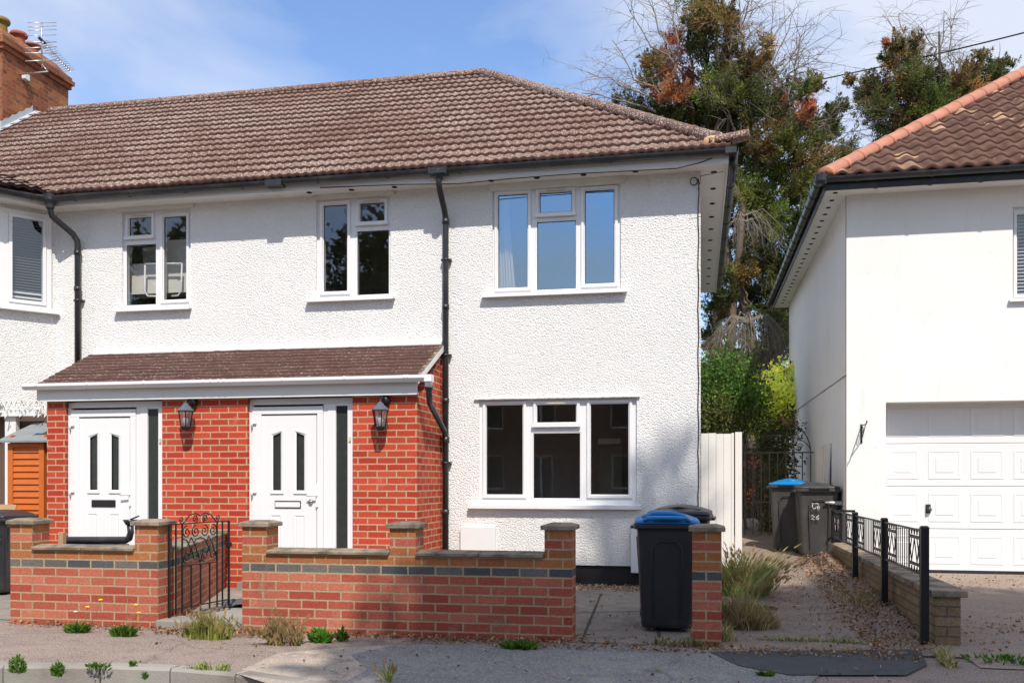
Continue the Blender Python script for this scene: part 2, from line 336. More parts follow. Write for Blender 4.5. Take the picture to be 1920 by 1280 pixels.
M['slab'] = groundmat('yard_concrete', (.22, .19, .16), (.30, .265, .225), (.4, .36, .32), .68)
M['road'] = groundmat('road_asphalt', (.10, .095, .09), (.13, .12, .11), (.25, .23, .2))
M['soil'] = groundmat('garden_soil', (.10, .07, .045), (.15, .11, .06), (.25, .2, .12))
# ------------------------------------------------------------------ setting: ground, road, pavement, yards
def sheet(name, pts, m, z=None, kind='structure'):
    mb = MB(); v = [Vector((p[0], p[1], p[2] if len(p) > 2 else z)) for p in pts]
    mb.add(v, [tuple(range(len(v)))]); o = mb.build(name, m, fix=False)
    if o.data.polygons[0].normal.z < 0: o.data.flip_normals()
    return tag(o, kind=kind)
def sheetgrid(name, x0, x1, y0, y1, zf, m, n=24):
    mb = MB(); xs = np.linspace(x0, x1, 8); ys = np.linspace(y0, y1, n)
    v = [(x, y, zf(x, y)) for y in ys for x in xs]
    mb.smooth = True
    mb.add(v, [(j*8+i, j*8+i+1, (j+1)*8+i+1, (j+1)*8+i) for j in range(n-1) for i in range(7)])
    return tag(mb.build(name, m, fix=False), kind='structure')
sheet('ground', [(-250, -250), (250, -250), (250, 250), (-250, 250)], M['soil'], -.16)
sheet('road', [(-60, -2.2), (60, -2.2), (60, 5.7), (-60, 5.7)], M['road'], -.125)
KL = [(-14, 5.45), (-6, 5.4), (-4.54, 5.4), (-3.9, 5.52), (-3.4, 5.54), (-2.9, 5.47), (-2.41, 5.30), (-1.7, 4.95), (-.8, 4.7), (8, 4.6), (14, 4.6)]
mb = MB(); mb.prism([(x, y+.12, -.0) for x, y in KL]+[(14, 11, 0), (-14, 11, 0)], (0, 0, -.15))
tag(mb.build('pavement', M['pavement']), kind='structure')
mb = MB()
for (a, b) in zip(KL[:-1], KL[1:]):
    a = Vector((*a, 0)); b = Vector((*b, 0)); L = (b-a).length; k = max(1, round(L/.9)); d = (b-a).normalized(); nrm = Vector((-d.y, d.x, 0))
    for i in range(k):
        p = a+d*(L*i/k+.004); q = a+d*(L*(i+1)/k-.004)
        mb.loft([[e+Vector((0, 0, -.15)), e+Vector((0, 0, -.012)), e+nrm*.015+Vector((0, 0, .006)), e+nrm*.125+Vector((0, 0, .006)), e+nrm*.125+Vector((0, 0, -.15))] for e in (p, q)])
tag(mb.build('kerb', M['concrete'], bevel=.006), kind='structure')
G = lambda px, py: tuple(GP(px, py)[:2])
# concrete crossover, grey driveway apron and the tarred repair, each a thin sheet above the last
sheet('crossover', [G(440, 1262), G(520, 1225), G(640, 1214), G(760, 1208), G(900, 1240), G(1000, 1300), G(560, 1300)], M['apron'], .004)
sheet('driveway_apron', [G(745, 1209), G(1075, 1206), (.1, 7.05), (.95, 6.75), G(1480, 1320), G(560, 1330), G(690, 1255), G(660, 1228)], M['drive'], .008)
sheet('front_yard', [(-1.9, 7.06), (-.02, 7.06), (.03, 10.9), (-8, 10.9), (-11, 10.9), (-11, 7.2), (-2.6, 7.2)], M['slab'], .006)
zpath = lambda x, y: .010+max(0, min(.34, (y-9.0)*.042))
sheetgrid('path', -.02, 1.83, 6.95, 26, zpath, M['path'])
sheet('tarred_repair', [G(1330, 1224), G(1725, 1219), G(1738, 1248), G(1700, 1268), G(1480, 1268), G(1385, 1250)], M['darkpatch'], .012)
sheetgrid('garage_driveway', 1.83, 12, 6.6, 13.6, lambda x, y: .007, M['garage_drive'])
sheetgrid('back_garden', -40, 40, 15, 60, lambda x, y: .25, M['soil'])
# ------------------------------------------------------------------ roofs
def tile_slope(name, E, a, u, width, length, roll, course, amp, m, parent, clips=(), smin=0, sharp=1.0, lift=.022):
    E, a, u = Vector(E), Vector(a).normalized(), Vector(u).normalized(); nn = a.cross(u)
    if nn.z < 0: nn = -nn
    ns = int((width-smin)/roll*8)+2; s = np.linspace(smin, width, ns)
    hp = amp*(.5+.5*np.cos(2*np.pi*s/roll))**sharp
    K = int(math.ceil(length/course)); V = []; Fc = []
    E_, a_, u_, n_ = map(np.array, (E, a, u, nn))
    for k in range(K):
        t0 = k*course+rng.normal(0, .003); t1 = min((k+1)*course+.02, length+.02)
        jit = np.repeat(rng.normal(0, .0025, int(ns/16)+2), 16)[:ns]
        base = len(V)
        for t, h_ in ((t0, hp-.012), (t0, hp+lift+jit), (t1, hp+.002)):
            P = E_+np.outer(s, a_)+(u_*(t+jit[:, None] if t == t0 else u_*t)) if False else E_+np.outer(s, a_)+np.outer(np.full(ns, t)+(jit*2 if t == t0 else 0), u_)+np.outer(h_, n_)
            V.extend(P.tolist())
        for r in range(2):
            for i in range(ns-1):
                A = base+r*ns+i; Fc.append((A, A+1, A+ns+1, A+ns))
    me = bpy.data.meshes.new(name)
    off = Vector((0, 0, 0)); p = parent
    while p is not None: off += p.location; p = p.parent
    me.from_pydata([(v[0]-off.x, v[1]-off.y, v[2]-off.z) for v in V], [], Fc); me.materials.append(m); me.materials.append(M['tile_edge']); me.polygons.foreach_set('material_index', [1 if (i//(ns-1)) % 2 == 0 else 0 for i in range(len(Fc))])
    bm = bmesh.new(); bm.from_mesh(me)
    for co, no in clips:
        bmesh.ops.bisect_plane(bm, geom=bm.verts[:]+bm.edges[:]+bm.faces[:], plane_co=Vector(co)-off, plane_no=Vector(no), clear_outer=True)
    for f in bm.faces:
        if f.normal.dot(nn) < -.1: f.normal_flip()
        f.smooth = True
    bm.to_mesh(me); bm.free()
    o = bpy.data.objects.new(name, me); col.objects.link(o); o.parent = parent; return o
def ridge_run(name, p0, p1, r, seg, m, parent, flare=.006):
    p0, p1 = Vector(p0), Vector(p1); d = (p1-p0); L = d.length; d.normalize(); n = max(1, round(L/seg)); mb = MB(); mb.smooth = True
    sd = d.cross(Vector((0, 0, 1))).normalized(); up = sd.cross(d)
    for i in range(n):
        rings = []
        for t, rr in ((i*L/n-.02, r+flare), (i*L/n+.01, r+flare), (i*L/n+.03, r), ((i+1)*L/n, r-.002)):
            c = p0+d*t+up*random.uniform(-.003, .003)
            rings.append([c+sd*math.cos(a)*rr+up*math.sin(a)*rr*.85 for a in [math.pi*(-.12+1.24*k/10) for k in range(11)]])
        mb.loft(rings)
    return mb.build(name, m, parent)
def halfgutter(mb, p0, p1, r=.058, n=9):
    p0, p1 = Vector(p0), Vector(p1); d = (p1-p0).normalized(); sd = d.cross(Vector((0, 0, 1))).normalized(); up = Vector((0, 0, 1))
    prof = [(math.cos(a)*r, -math.sin(a)*r) for a in [math.pi*k/n for k in range(n+1)]]
    inner = [(x*.9, z*.9+.002) for x, z in reversed(prof)]
    mb.loft([[c+sd*x+up*z for x, z in prof+inner] for c in (p0, p1)])
def gutter(mb, p0, p1, r=.058, clips=.9, joint=None):
    halfgutter(mb, p0, p1, r); p0, p1 = Vector(p0), Vector(p1); L = (p1-p0).length; d = (p1-p0)/L
    k = max(1, int(L/clips))
    for i in range(k+1):
        c = p0+d*(L*(i+.5)/(k+1)); halfgutter(mb, c-d*.016, c+d*.016, r+.007)
def holes_wall(mb, x0, x1, z0, z1, Y, holes, depth):
    xs = sorted({x0, x1, *[q for hh in holes for q in hh[:2]]}); zs = sorted({z0, z1, *[q for hh in holes for q in hh[2:]]})
    for i in range(len(xs)-1):
        for j in range(len(zs)-1):
            cx, cz = (xs[i]+xs[i+1])/2, (zs[j]+zs[j+1])/2
            if any(a < cx < b and c < cz < d for a, b, c, d in holes): continue
            mb.quad((xs[i], Y, zs[j]), (xs[i+1], Y, zs[j]), (xs[i+1], Y, zs[j+1]), (xs[i], Y, zs[j+1]))
    for a, b, c, d in holes:
        mb.quad((a, Y, c), (a, Y, d), (a, Y+depth, d), (a, Y+depth, c)); mb.quad((b, Y, c), (b, Y+depth, c), (b, Y+depth, d), (b, Y, d))
        mb.quad((a, Y, d), (b, Y, d), (b, Y+depth, d), (a, Y+depth, d)); mb.quad((a, Y, c), (a, Y+depth, c), (b, Y+depth, c), (b, Y, c))
def R3(l, r, t, b, Y):
    c = (l+r)/2; return (PX(l, Y), PX(r, Y), PZ(c, b, Y), PZ(c, t, Y))
def window(parent, Y, outer, panes, sill=None, glass='glass', vent=True, room=True, sash=.045, mat_='upvc', label=None, back=2.0):
    x0, x1, z0, z1 = outer; mb = MB(); f0 = Y+.035; fd = .06
    xs = sorted({x0, x1, *[q for p in panes for q in p[:2]]}); zs = sorted({z0, z1, *[q for p in panes for q in p[2:4]]})
    # frame: solid around the panes, cut on the panes' own grid
    for i in range(len(xs)-1):
        for j in range(len(zs)-1):
            cx, cz = (xs[i]+xs[i+1])/2, (zs[j]+zs[j+1])/2
            if any(p[0] < cx < p[1] and p[2] < cz < p[3] for p in panes): continue
            mb.box(xs[i], xs[i+1], f0, f0+fd, zs[j], zs[j+1])
    for p in panes:
        a, b, c, d = p[:4]; sw = sash if p[4] else .018; pr = .022 if p[4] else .006
        # mitred bevelled sash ring
        def ring(o, y): return [(a-o, y, c-o), (b+o, y, c-o), (b+o, y, d+o), (a-o, y, d+o)]
        R = [ring(sw, f0-.001), ring(sw, f0-pr+.006), ring(sw-.006, f0-pr), ring(.014, f0-pr), ring(0, f0+.012), ring(0, f0+.03)]
        b0 = [v for r in R for v in r]
        mb.add(b0, [(k*4+i, k*4+(i+1) % 4, (k+1)*4+(i+1) % 4, (k+1)*4+i) for k in range(len(R)-1) for i in range(4)])
        if p[4] == 2:   # top-hung vent: a proud drip bar under it
            mb.box(a-sw-.01, b+sw+.01, f0-.045, f0-pr+.002, c-sw-.012, c-sw+.03)
    fr = mb.build('window', M[mat_], parent, bevel=.0)
    for p in panes:
        g = MB(); yy = f0+.022; g.quad((p[0], yy, p[2]), (p[1], yy, p[2]), (p[1], yy, p[3]), (p[0], yy, p[3])); g.build('pane', M[glass], fr, fix=False)
        k = MB()
        for (aa, bb, cc, dd) in ((p[0], p[1], p[2], p[2]+.007), (p[0], p[1], p[3]-.007, p[3]), (p[0], p[0]+.007, p[2], p[3]), (p[1]-.007, p[1], p[2], p[3])):
            k.box(aa, bb, yy-.008, yy-.002, cc, dd)
        k.build('gasket', M['black'], fr)
        if vent and p[4] == 2:
            v = MB(); cx = (p[0]+p[1])/2; v.box(cx-.11, cx+.11, f0-.034, f0-.02, p[3]+.012, p[3]+.024); v.build('trickle_vent', M['ivory'], fr)
    if sill:
        s = MB(); a, b, zt, zb = sill
        s.prism([(a, Y+.04, zt+.012), (a, Y-.085, zt), (a, Y-.085, zb), (a, Y-.07, zb), (a, Y-.065, zb+.012), (a, Y+.04, zb+.016)], (b-a, 0, 0))
        s.build('sill', M['upvc'], fr, bevel=.003)
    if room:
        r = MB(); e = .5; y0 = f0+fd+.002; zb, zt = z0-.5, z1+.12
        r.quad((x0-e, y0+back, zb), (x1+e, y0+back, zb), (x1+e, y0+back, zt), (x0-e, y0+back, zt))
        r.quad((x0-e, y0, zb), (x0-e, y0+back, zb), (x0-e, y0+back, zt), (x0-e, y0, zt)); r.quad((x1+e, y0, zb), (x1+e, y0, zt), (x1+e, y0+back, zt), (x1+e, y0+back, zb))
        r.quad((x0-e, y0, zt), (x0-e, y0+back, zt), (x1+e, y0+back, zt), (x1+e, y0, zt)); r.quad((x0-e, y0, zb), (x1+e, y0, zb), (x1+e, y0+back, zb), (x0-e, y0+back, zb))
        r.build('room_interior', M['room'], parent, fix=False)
    return fr
# ------------------------------------------------------------------ the two rendered houses of the terrace
YW = 10.9; XR = .035; XP = -5.1; ZE = 4.79; EY = 10.56; EX = .36; RZ = 7.62; RY = 14.25
RISE = RZ-4.93; RUN = RY-EY; SL = math.hypot(RISE, RUN); UP = Vector((0, RUN, RISE)).normalized()
end = thing('end_terrace_house', (-2.5, YW, 0), 'white pebbledashed end house with hipped brown roof and two three-light windows', 'house')
mid = thing('mid_terrace_house', (-7, YW, 0), 'white pebbledashed house on the left with a bay and a brick chimney stack', 'house')
WC = R3(923, 1164, 352, 548, YW); WB = R3(593, 732, 371, 556.5, YW); WA = R3(229, 357.5, 394, 575, YW); WG = R3(898, 1194, 747.5, 945, YW)
mb = MB(); holes_wall(mb, XP, XR, .24, ZE+.1, YW, [WB, WC, WG], .12)
mb.quad((XR, YW, .24), (XR, 17.9, .24), (XR, 17.9, ZE+.1), (XR, YW, ZE+.1)); mb.quad((XP, 17.9, 0), (XR, 17.9, 0), (XR, 17.9, ZE+.1), (XP, 17.9, ZE+.1))
# drip bell-cast over the ground floor window
mb.build('wall', M['render'], end, fix=False)
mb = MB(); mb.smooth = False
mb.prism([(PX(890, YW), YW+.02, WG[3]+.035), (PX(890, YW), YW-.035, WG[3]+.012), (PX(890, YW), YW-.03, WG[3]+.002), (PX(890, YW), YW+.02, WG[3]+.002)], (PX(1200, YW)-PX(890, YW), 0, 0))
mb.build('drip_mould', M['render'], end)
mb = MB(); mb.box(XP, XR-.03, YW+.03, YW+.2, 0, .24); mb.box(XR-.2, XR-.03, YW+.2, 17.9, 0, .24); mb.build('plinth', M['plinth'], end)
XB = -8.35
mb = MB(); holes_wall(mb, XB, XP, 0, ZE+.1, YW, [WA], .12)

mb.build('wall', M['render'], mid, fix=False)
def zc(cx, y, Y=YW): return PZ(cx, y, Y)
def pn(l, r, t, b, k, Y=YW): return (*R3(l, r, t, b, Y), k)
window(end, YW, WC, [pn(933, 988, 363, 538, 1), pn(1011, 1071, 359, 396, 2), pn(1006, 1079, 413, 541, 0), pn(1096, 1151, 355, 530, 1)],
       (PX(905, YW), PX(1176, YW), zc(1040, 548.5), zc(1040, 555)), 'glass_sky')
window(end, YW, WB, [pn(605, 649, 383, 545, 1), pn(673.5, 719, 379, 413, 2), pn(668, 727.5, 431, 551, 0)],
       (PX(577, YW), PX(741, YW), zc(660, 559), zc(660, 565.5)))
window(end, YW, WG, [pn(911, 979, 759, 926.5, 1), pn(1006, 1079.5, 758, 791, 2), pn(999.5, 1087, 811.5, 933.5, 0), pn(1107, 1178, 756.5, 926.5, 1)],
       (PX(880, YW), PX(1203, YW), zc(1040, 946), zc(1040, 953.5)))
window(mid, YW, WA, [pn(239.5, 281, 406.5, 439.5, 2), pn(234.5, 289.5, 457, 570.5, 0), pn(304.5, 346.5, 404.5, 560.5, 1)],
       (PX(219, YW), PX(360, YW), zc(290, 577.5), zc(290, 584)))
# cream curtain in the left light of the upstairs window
mb = MB(); mb.smooth = True; cx0 = PX(925, YW+.2); cx1 = PX(966, YW+.2); n = 40; V = []
for zt, sq in ((PZ(950, 350, YW), .62), (PZ(950, 450, YW), .8), (PZ(950, 545, YW), 1.0)):
    V += [(cx0+(cx1-cx0)*sq*i/n, YW+.22+.025*math.sin(i*1.15)+.01*math.sin(i*.4), zt) for i in range(n+1)]
mb.add(V, [(r*(n+1)+i, r*(n+1)+i+1, (r+1)*(n+1)+i+1, (r+1)*(n+1)+i) for r in range(2) for i in range(n)])
mb.build('curtain', M['curtain'], end, fix=False)
# pale inner doorway and strip blind glimpsed in the right-hand ground floor pane
YJ = YW+1.5; mb = MB(); mb.box(PX(1124, YJ), PX(1166, YJ), YJ, YJ+.03, PZ(1145, 1000, YJ), PZ(1145, 838, YJ)); mb.build('inner_doorway', mk('olive_inner_door', (.30, .31, .24), .8), end)
mb = MB(); mb.box(PX(1122, YJ), PX(1164, YJ), YJ-.06, YJ-.01, PZ(1145, 832, YJ), PZ(1145, 822, YJ)); mb.build('inner_blind', M['white_cupboard'], end)
# white cupboard and towel rail seen through the left upstairs window
YI = YW+.24
mb = MB(); mb.box(PX(243, YI), PX(360, YI), YI, YI+.3, PZ(290, 550, YI), PZ(290, 493, YI)); mb.box(PX(296, YI), PX(360, YI), YI+.1, YI+.3, PZ(330, 490, YI), PZ(330, 446, YI))
mb.box(PX(230, YI), PX(243, YI), YI, YI+.05, PZ(240, 575, YI), PZ(240, 455, YI)); mb.box(PX(243, YI), PX(292, YI), YI+.31, YI+.35, PZ(290, 492, YI), PZ(290, 450, YI))
mb.build('cupboard', M['white_cupboard'], mid)
mb = MB(); q = lambda px, py: PT(px, py, YI-.12)
mb.tube([q(272, 497), q(271, 546), q(277, 555), q(312, 556)], .012); mb.tube([q(331, 497), q(341, 494), q(340, 545), q(334, 554), q(322, 555)], .012); mb.tube([q(272, 495), q(341, 494)], .012)
mb.build('clothes_rail', M['upvc'], mid)
# window hood boards
for W_, hh in ((WA, mid), (WB, end), (WC, end)):
    mb = MB(); mb.box(W_[0]-.03, W_[1]+.05, YW-.03, YW-.002, W_[3]+.004, ZE-.002); mb.build('head_board', M['soffit'], hh)
# eaves: soffit, fascia
mb = MB(); mb.box(XP+.002, EX-.04, EY+.06, YW-.0, ZE, ZE+.02); mb.box(XR+.002, EX-.04, YW, 17.95, ZE, ZE+.02); mb.build('soffit', M['soffit'], end)
mb = MB(); mb.box(XP+.002, EX-.02, EY+.04, EY+.058, ZE-.02, 4.92); mb.box(EX-.038, EX-.02, EY+.06, 17.95, ZE-.02, 4.92); mb.build('fascia', M['upvc_old'], end)
mb = MB(); mb.box(XB-.1, XP-.002, EY+.06, YW-.0, ZE, ZE+.02); mb.build('soffit', M['soffit'], mid)
mb = MB(); mb.box(XB+.15, XP-.002, EY+.04, EY+.058, ZE-.02, 4.92); mb.build('fascia', M['upvc_old'], mid)
def disc(mb, c, r, n=12): c = Vector(c); mb.lathe([(r, -.006), (r, .003)], c, n)
for x in (-4.7, -4.15, -3.6, -3.05, -2.4, -1.85, -1.3, -.7):
    mb = MB(); disc(mb, (x, EY+.19, ZE), .035); mb.build('soffit_vent', M['darkhole'], end)
for i in range(11):
    mb = MB(); disc(mb, (XR+.15, 10.95+i*.62, ZE), .035); mb.build('soffit_vent', M['darkhole'], end)
# tiles
hipc = Vector((EX, EY, 0)); hn = Vector((1, 1, 0)).normalized()
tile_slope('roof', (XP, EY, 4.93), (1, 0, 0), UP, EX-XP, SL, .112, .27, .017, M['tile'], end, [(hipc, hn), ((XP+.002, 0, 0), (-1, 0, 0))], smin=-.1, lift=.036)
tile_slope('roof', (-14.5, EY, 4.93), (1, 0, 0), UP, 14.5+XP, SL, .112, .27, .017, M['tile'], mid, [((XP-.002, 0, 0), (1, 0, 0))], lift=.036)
UPS = Vector((-RUN, 0, RISE)).normalized()
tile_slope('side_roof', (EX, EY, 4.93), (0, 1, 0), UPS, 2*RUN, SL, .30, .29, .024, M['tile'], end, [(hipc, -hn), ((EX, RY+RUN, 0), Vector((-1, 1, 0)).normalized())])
mb = MB(); BY = RY+RUN
mb.quad((XP, RY, RZ-.02), (EX-RUN, RY, RZ-.02), (EX, BY, 4.9), (XP, BY, 4.9)); mb.build('back_roof', M['tile'], end, fix=False)
mb = MB(); mb.quad((-14.5, RY, RZ-.02), (XP, RY, RZ-.02), (XP, BY, 4.9), (-14.5, BY, 4.9)); mb.build('back_roof', M['tile'], mid, fix=False)
apex = Vector((EX-RUN, RY, RZ+.015))
ridge_run('ridge_tiles', (XP, RY, RZ+.0), apex, .10, .42, M['tile'], end); ridge_run('ridge_tiles', (-11.0, RY, RZ), (XP, RY, RZ), .10, .42, M['tile'], mid)
low = Vector((EX-.14, EY+.14, 4.93+.14*RISE/RUN+.03))
ridge_run('hip_tiles', low, apex+Vector((.02, 0, .0)), .10, .42, M['tile'], end)
# the last hip tile sits level, bedded on orange mortar
ridge_run('hip_end_tile', (EX-.20, EY+.10, 5.02), (EX+.20, EY+.02, 5.05), .085, .5, M['tile'], end)
mb = MB(); mb.smooth = True; mb.lathe([(.03, -.09), (.10, -.06), (.115, 0), (.09, .06), (.03, .085)], (EX-.20, EY+.12, 5.02), 9); mb.build('mortar_bedding', M['mortar'], end)
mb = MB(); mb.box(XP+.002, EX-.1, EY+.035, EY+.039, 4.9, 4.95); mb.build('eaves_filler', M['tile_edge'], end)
# gutters and pipes
GZ = 4.895; GY = EY-.035
mb = MB(); gutter(mb, (XP+.16, GY, GZ-.012), (EX-.0, GY, GZ+.0)); gutter(mb, (EX+.03, EY-.03, GZ), (EX+.03, 17.9, GZ-.01))
mb.box(EX-.06, EX+.06, GY-.062, GY+.04, GZ-.06, GZ+.005); mb.build('gutter', M['black'], end)
mb = MB(); gutter(mb, (XB+.17, GY, GZ-.03), (XP, GY, GZ-.018)); 
mb.box(XP-.05, XP+.16, GY-.066, GY+.06, GZ-.085, GZ-.012); mb.build('gutter', M['black'], mid)
def pipe(name, pts, r, parent, collars=(), m='black', clips=()):
    mb = MB(); mb.tube(pts, r, 12)
    for z in collars:
        x, y = pts[-1][0], pts[-1][1]; mb.tube([(x, y, z-.03), (x, y, z+.03)], r+.008, 12)
    for z in clips:
        x, y = pts[-1][0], pts[-1][1]; mb.tube([(x, y, z-.012), (x, y, z+.012)], r+.005, 12); mb.box(x-r-.025, x+r+.025, y, YW+.001, z-.012, z+.012)
    return mb.build(name, M[m], parent)
xd = PX(836, YW-.06)
mb_ = pipe('downpipe', [(xd, GY, GZ-.02), (xd, GY, GZ-.17), (xd, GY+.05, GZ-.24), (xd, YW-.12, GZ-.42), (xd, YW-.065, GZ-.50), (xd, YW-.065, GZ-.6), (xd, YW-.065, .12)], .036, end,
     collars=(4.36, 3.33, 2.2, .86), clips=(3.9, 2.75, 1.45))
mb = MB(); mb.tube([(xd, GY, GZ-.02), (xd, GY, GZ-.12)], [.075, .045], 12); mb.box(xd-.11, xd+.11, GY-.068, GY+.06, GZ-.07, GZ-.0); mb.build('gutter_outlet', M['black'], end)
xl = PX(146, YW-.06)
pipe('downpipe', [(xl-.17, GY, GZ-.05), (xl-.17, GY, GZ-.17), (xl-.165, GY+.03, GZ-.26), (xl-.03, YW-.12, GZ-.44), (xl, YW-.07, GZ-.52), (xl, YW-.065, GZ-.62), (xl, YW-.065, 2.6)], .038, mid, collars=(4.22, 3.75), clips=(3.6,))
mb = MB(); mb.lathe([(.05, -.15), (.055, -.1), (.085, -.05), (.085, .02)], (xl-.17, GY, GZ-.02)); mb.build('gutter_outlet', M['black'], mid)
# side soil/down pipe hanging under the side gutter
mb = MB(); mb.tube([(EX+.03, EY+.1, GZ-.06), (EX+.035, EY+.11, GZ-.15), (EX+.03, EY+.35, GZ-.22)], .04, 10); mb.build('gutter_outlet', M['black'], end)
# thin cables tacked to the fascia and down the corner
mb = MB(); P = []
for px, py in ((600, 352), (760, 346), (860, 345), (960, 335), (1080, 326), (1180, 321), (1270, 316), (1310, 306), (1335, 297)):
    P.append(PT(px, py, EY+.035))
mb.tube(P, .006, 5); P = []
for i in range(24): P.append((XR-.025+.006*math.sin(i*1.9), YW-.012, 4.7-i*.165))
mb.tube(P, .006, 5)
c = PT(1301, 340, YW-.02); mb.tube([c+Vector((.04*math.cos(a), 0, .045*math.sin(a))) for a in [2*math.pi*k/16 for k in range(17)]], .006, 5)
mb.tube([c+Vector((.03, 0, .03)), PT(1312, 345, YW-.02), PT(1314, 330, YW-.3), PT(1356, 322, EY+.05)], .004, 5)
mb.build('cable', M['iron'], end)
# little white meter boxes
mb = MB(); mb.box(PX(863, YW-.05), PX(928, YW-.05), YW-.06, YW+.01, PZ(895, 1032, YW), PZ(895, 986, YW)); mb.build('meter_box', M['upvc_old'], end, bevel=.008)
mb = MB(); xx = PX(1183, YW-.05); mb.box(xx, xx+.30, YW-.07, YW+.01, PZ(1195, 1073, YW), PZ(1195, 985, YW)); mb.build('gas_meter_box', M['upvc_old'], end, bevel=.01)
# ---- bay on the far left
bd = Vector((-.616, -.788, 0)); b0 = Vector((XB, YW, 0)); bn = Vector((.788, -.616, 0))
def bp(s, z, o=0): p = b0+bd*s+bn*o; return (p.x, p.y, z)
BL = .76
zs0, zs1 = PZ(50, 581, 10.64), PZ(50, 398, 10.64)
mb = MB()
for a, b, c, d in ((0, BL, 2.1, zs0), (0, BL, zs1, ZE+.1), (0, .06, zs0, zs1)):
    mb.quad(bp(b, c), bp(a, c), bp(a, d), bp(b, d))
mb.quad(bp(0, 0), bp(0, 2.1), bp(.12, 2.1), bp(.12, 0))
mb.quad(bp(BL, 2.1), bp(BL, ZE+.1), (bp(BL, 0)[0]-2, bp(BL, 0)[1], ZE+.1), (bp(BL, 0)[0]-2, bp(BL, 0)[1], 2.1))
mb.build('bay_wall', M['render'], mid, fix=False)
mb = MB()
def bbox(mb, s0, s1, z0, z1, o0, o1):
    mb.loft([[bp(s0, z, o0), bp(s1, z, o0), bp(s1, z, o1), bp(s0, z, o1)] for z in (z0, z1)])
for s0, s1, z0, z1, o in ((.06, BL, zs0, zs0+.07, .03), (.06, BL, zs1-.06, zs1, .03), (.06, .13, zs0+.07, zs1-.06, .03), (.57, BL, zs0+.07, zs1-.06, .03),
                          (.13, .17, zs0+.07, zs1-.06, .045), (.53, .57, zs0+.07, zs1-.06, .045), (.17, .53, zs0+.07, zs0+.115, .045), (.17, .53, zs1-.10, zs1-.06, .045)):
    bbox(mb, s0, s1, z0, z1, -.04, o)
wb = mb.build('window', M['upvc'], mid, bevel=.004)
mb = MB(); bbox(mb, -.02, BL+.05, zs0-.03, zs0-.002, -.03, .09); mb.build('sill', M['upvc'], wb)
mb = MB(); mb.quad(bp(.54, zs0+.11, .012), bp(.165, zs0+.11, .012), bp(.165, zs1-.09, .012), bp(.54, zs1-.09, .012)); mb.build('pane', M['glass'], wb, fix=False)
mb = MB(); k = 0; z = zs0+.10
while z < zs1-.1:
    mb.loft([[bp(.55, z+.02, -.09), bp(.15, z+.02, -.09), bp(.15, z, -.055), bp(.55, z, -.055)], [bp(.55, z+.023, -.09), bp(.15, z+.023, -.09), bp(.15, z+.003, -.055), bp(.55, z+.003, -.055)]]); z += .036
mb.build('blind', mk('dark_grey_slats', (.16, .16, .155), .6), wb)
mb = MB()
for z in (zs0+.15, zs0+.21): bbox(mb, .15, .55, z, z+.022, -.055, -.045)
mb.build('blind_bottom_slats', M['upvc'], wb)
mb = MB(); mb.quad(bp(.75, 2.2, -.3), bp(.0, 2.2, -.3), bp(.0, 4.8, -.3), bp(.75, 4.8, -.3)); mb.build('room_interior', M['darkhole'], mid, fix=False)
mb = MB(); bbox(mb, .1, BL+.3, ZE-.003, ZE+.018, -.1, .28); mb.build('bay_soffit', M['soffit'], mid)
mb = MB(); bbox(mb, .12, BL+.3, ZE-.022, 4.9, .282, .30); mb.build('bay_fascia', M['upvc_old'], mid)
mb = MB(); gutter(mb, bp(.15, GZ-.035, .375), bp(BL+.3, GZ-.03, .375)); mb.build('bay_gutter', M['black'], mid)
E0 = Vector(bp(.166, 4.94, .34)); ub = (-bn+Vector((0, 0, .36))).normalized()
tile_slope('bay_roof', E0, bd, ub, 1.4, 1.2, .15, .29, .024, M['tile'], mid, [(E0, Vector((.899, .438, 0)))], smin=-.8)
# ground floor of the bay behind the shed: white timber frame
mb = MB(); mb.box(-9.6, XB+.05, 10.55, 10.62, .0, .05)
for x in (-9.3, -8.75): mb.box(x, x+.16, 10.45, 10.52, .05, 2.06)
mb.box(-9.7, XB+.1, 10.40, 10.50, 2.06, 2.14); mb.box(-9.7, XB+.1, 10.47, 10.53, .05, .8); mb.build('bay_frame', M['upvc_old'], mid)
mb = MB(); mb.quad((-9.8, 10.6, 0), (XB+.2, 10.6, 0), (XB+.2, 10.6, 2.1), (-9.8, 10.6, 2.1)); mb.build('bay_glazing', mk('brown_curtain', (.12, .08, .06), .9), mid, fix=False)
# fairy lights
mb = MB(); P = []
for i in range(90):
    t = i/89; px = -30+t*116; P.append(PT(px, 757+5*math.sin(i*.9)+3*math.sin(i*2.3), 10.36+.02*math.sin(i*3)))
mb.tube(P, .007, 4)
for px in (8, 36, 62, 70, 82): mb.tube([PT(px, 758, 10.35), PT(px+4, 768, 10.34), PT(px+1, 782+random.random()*10, 10.34), PT(px+6, 776, 10.34)], .008, 4)
tag(mb.build('fairy_lights', M['upvc']), 'tangled white string of fairy lights hung above the orange shed', 'fairy lights')
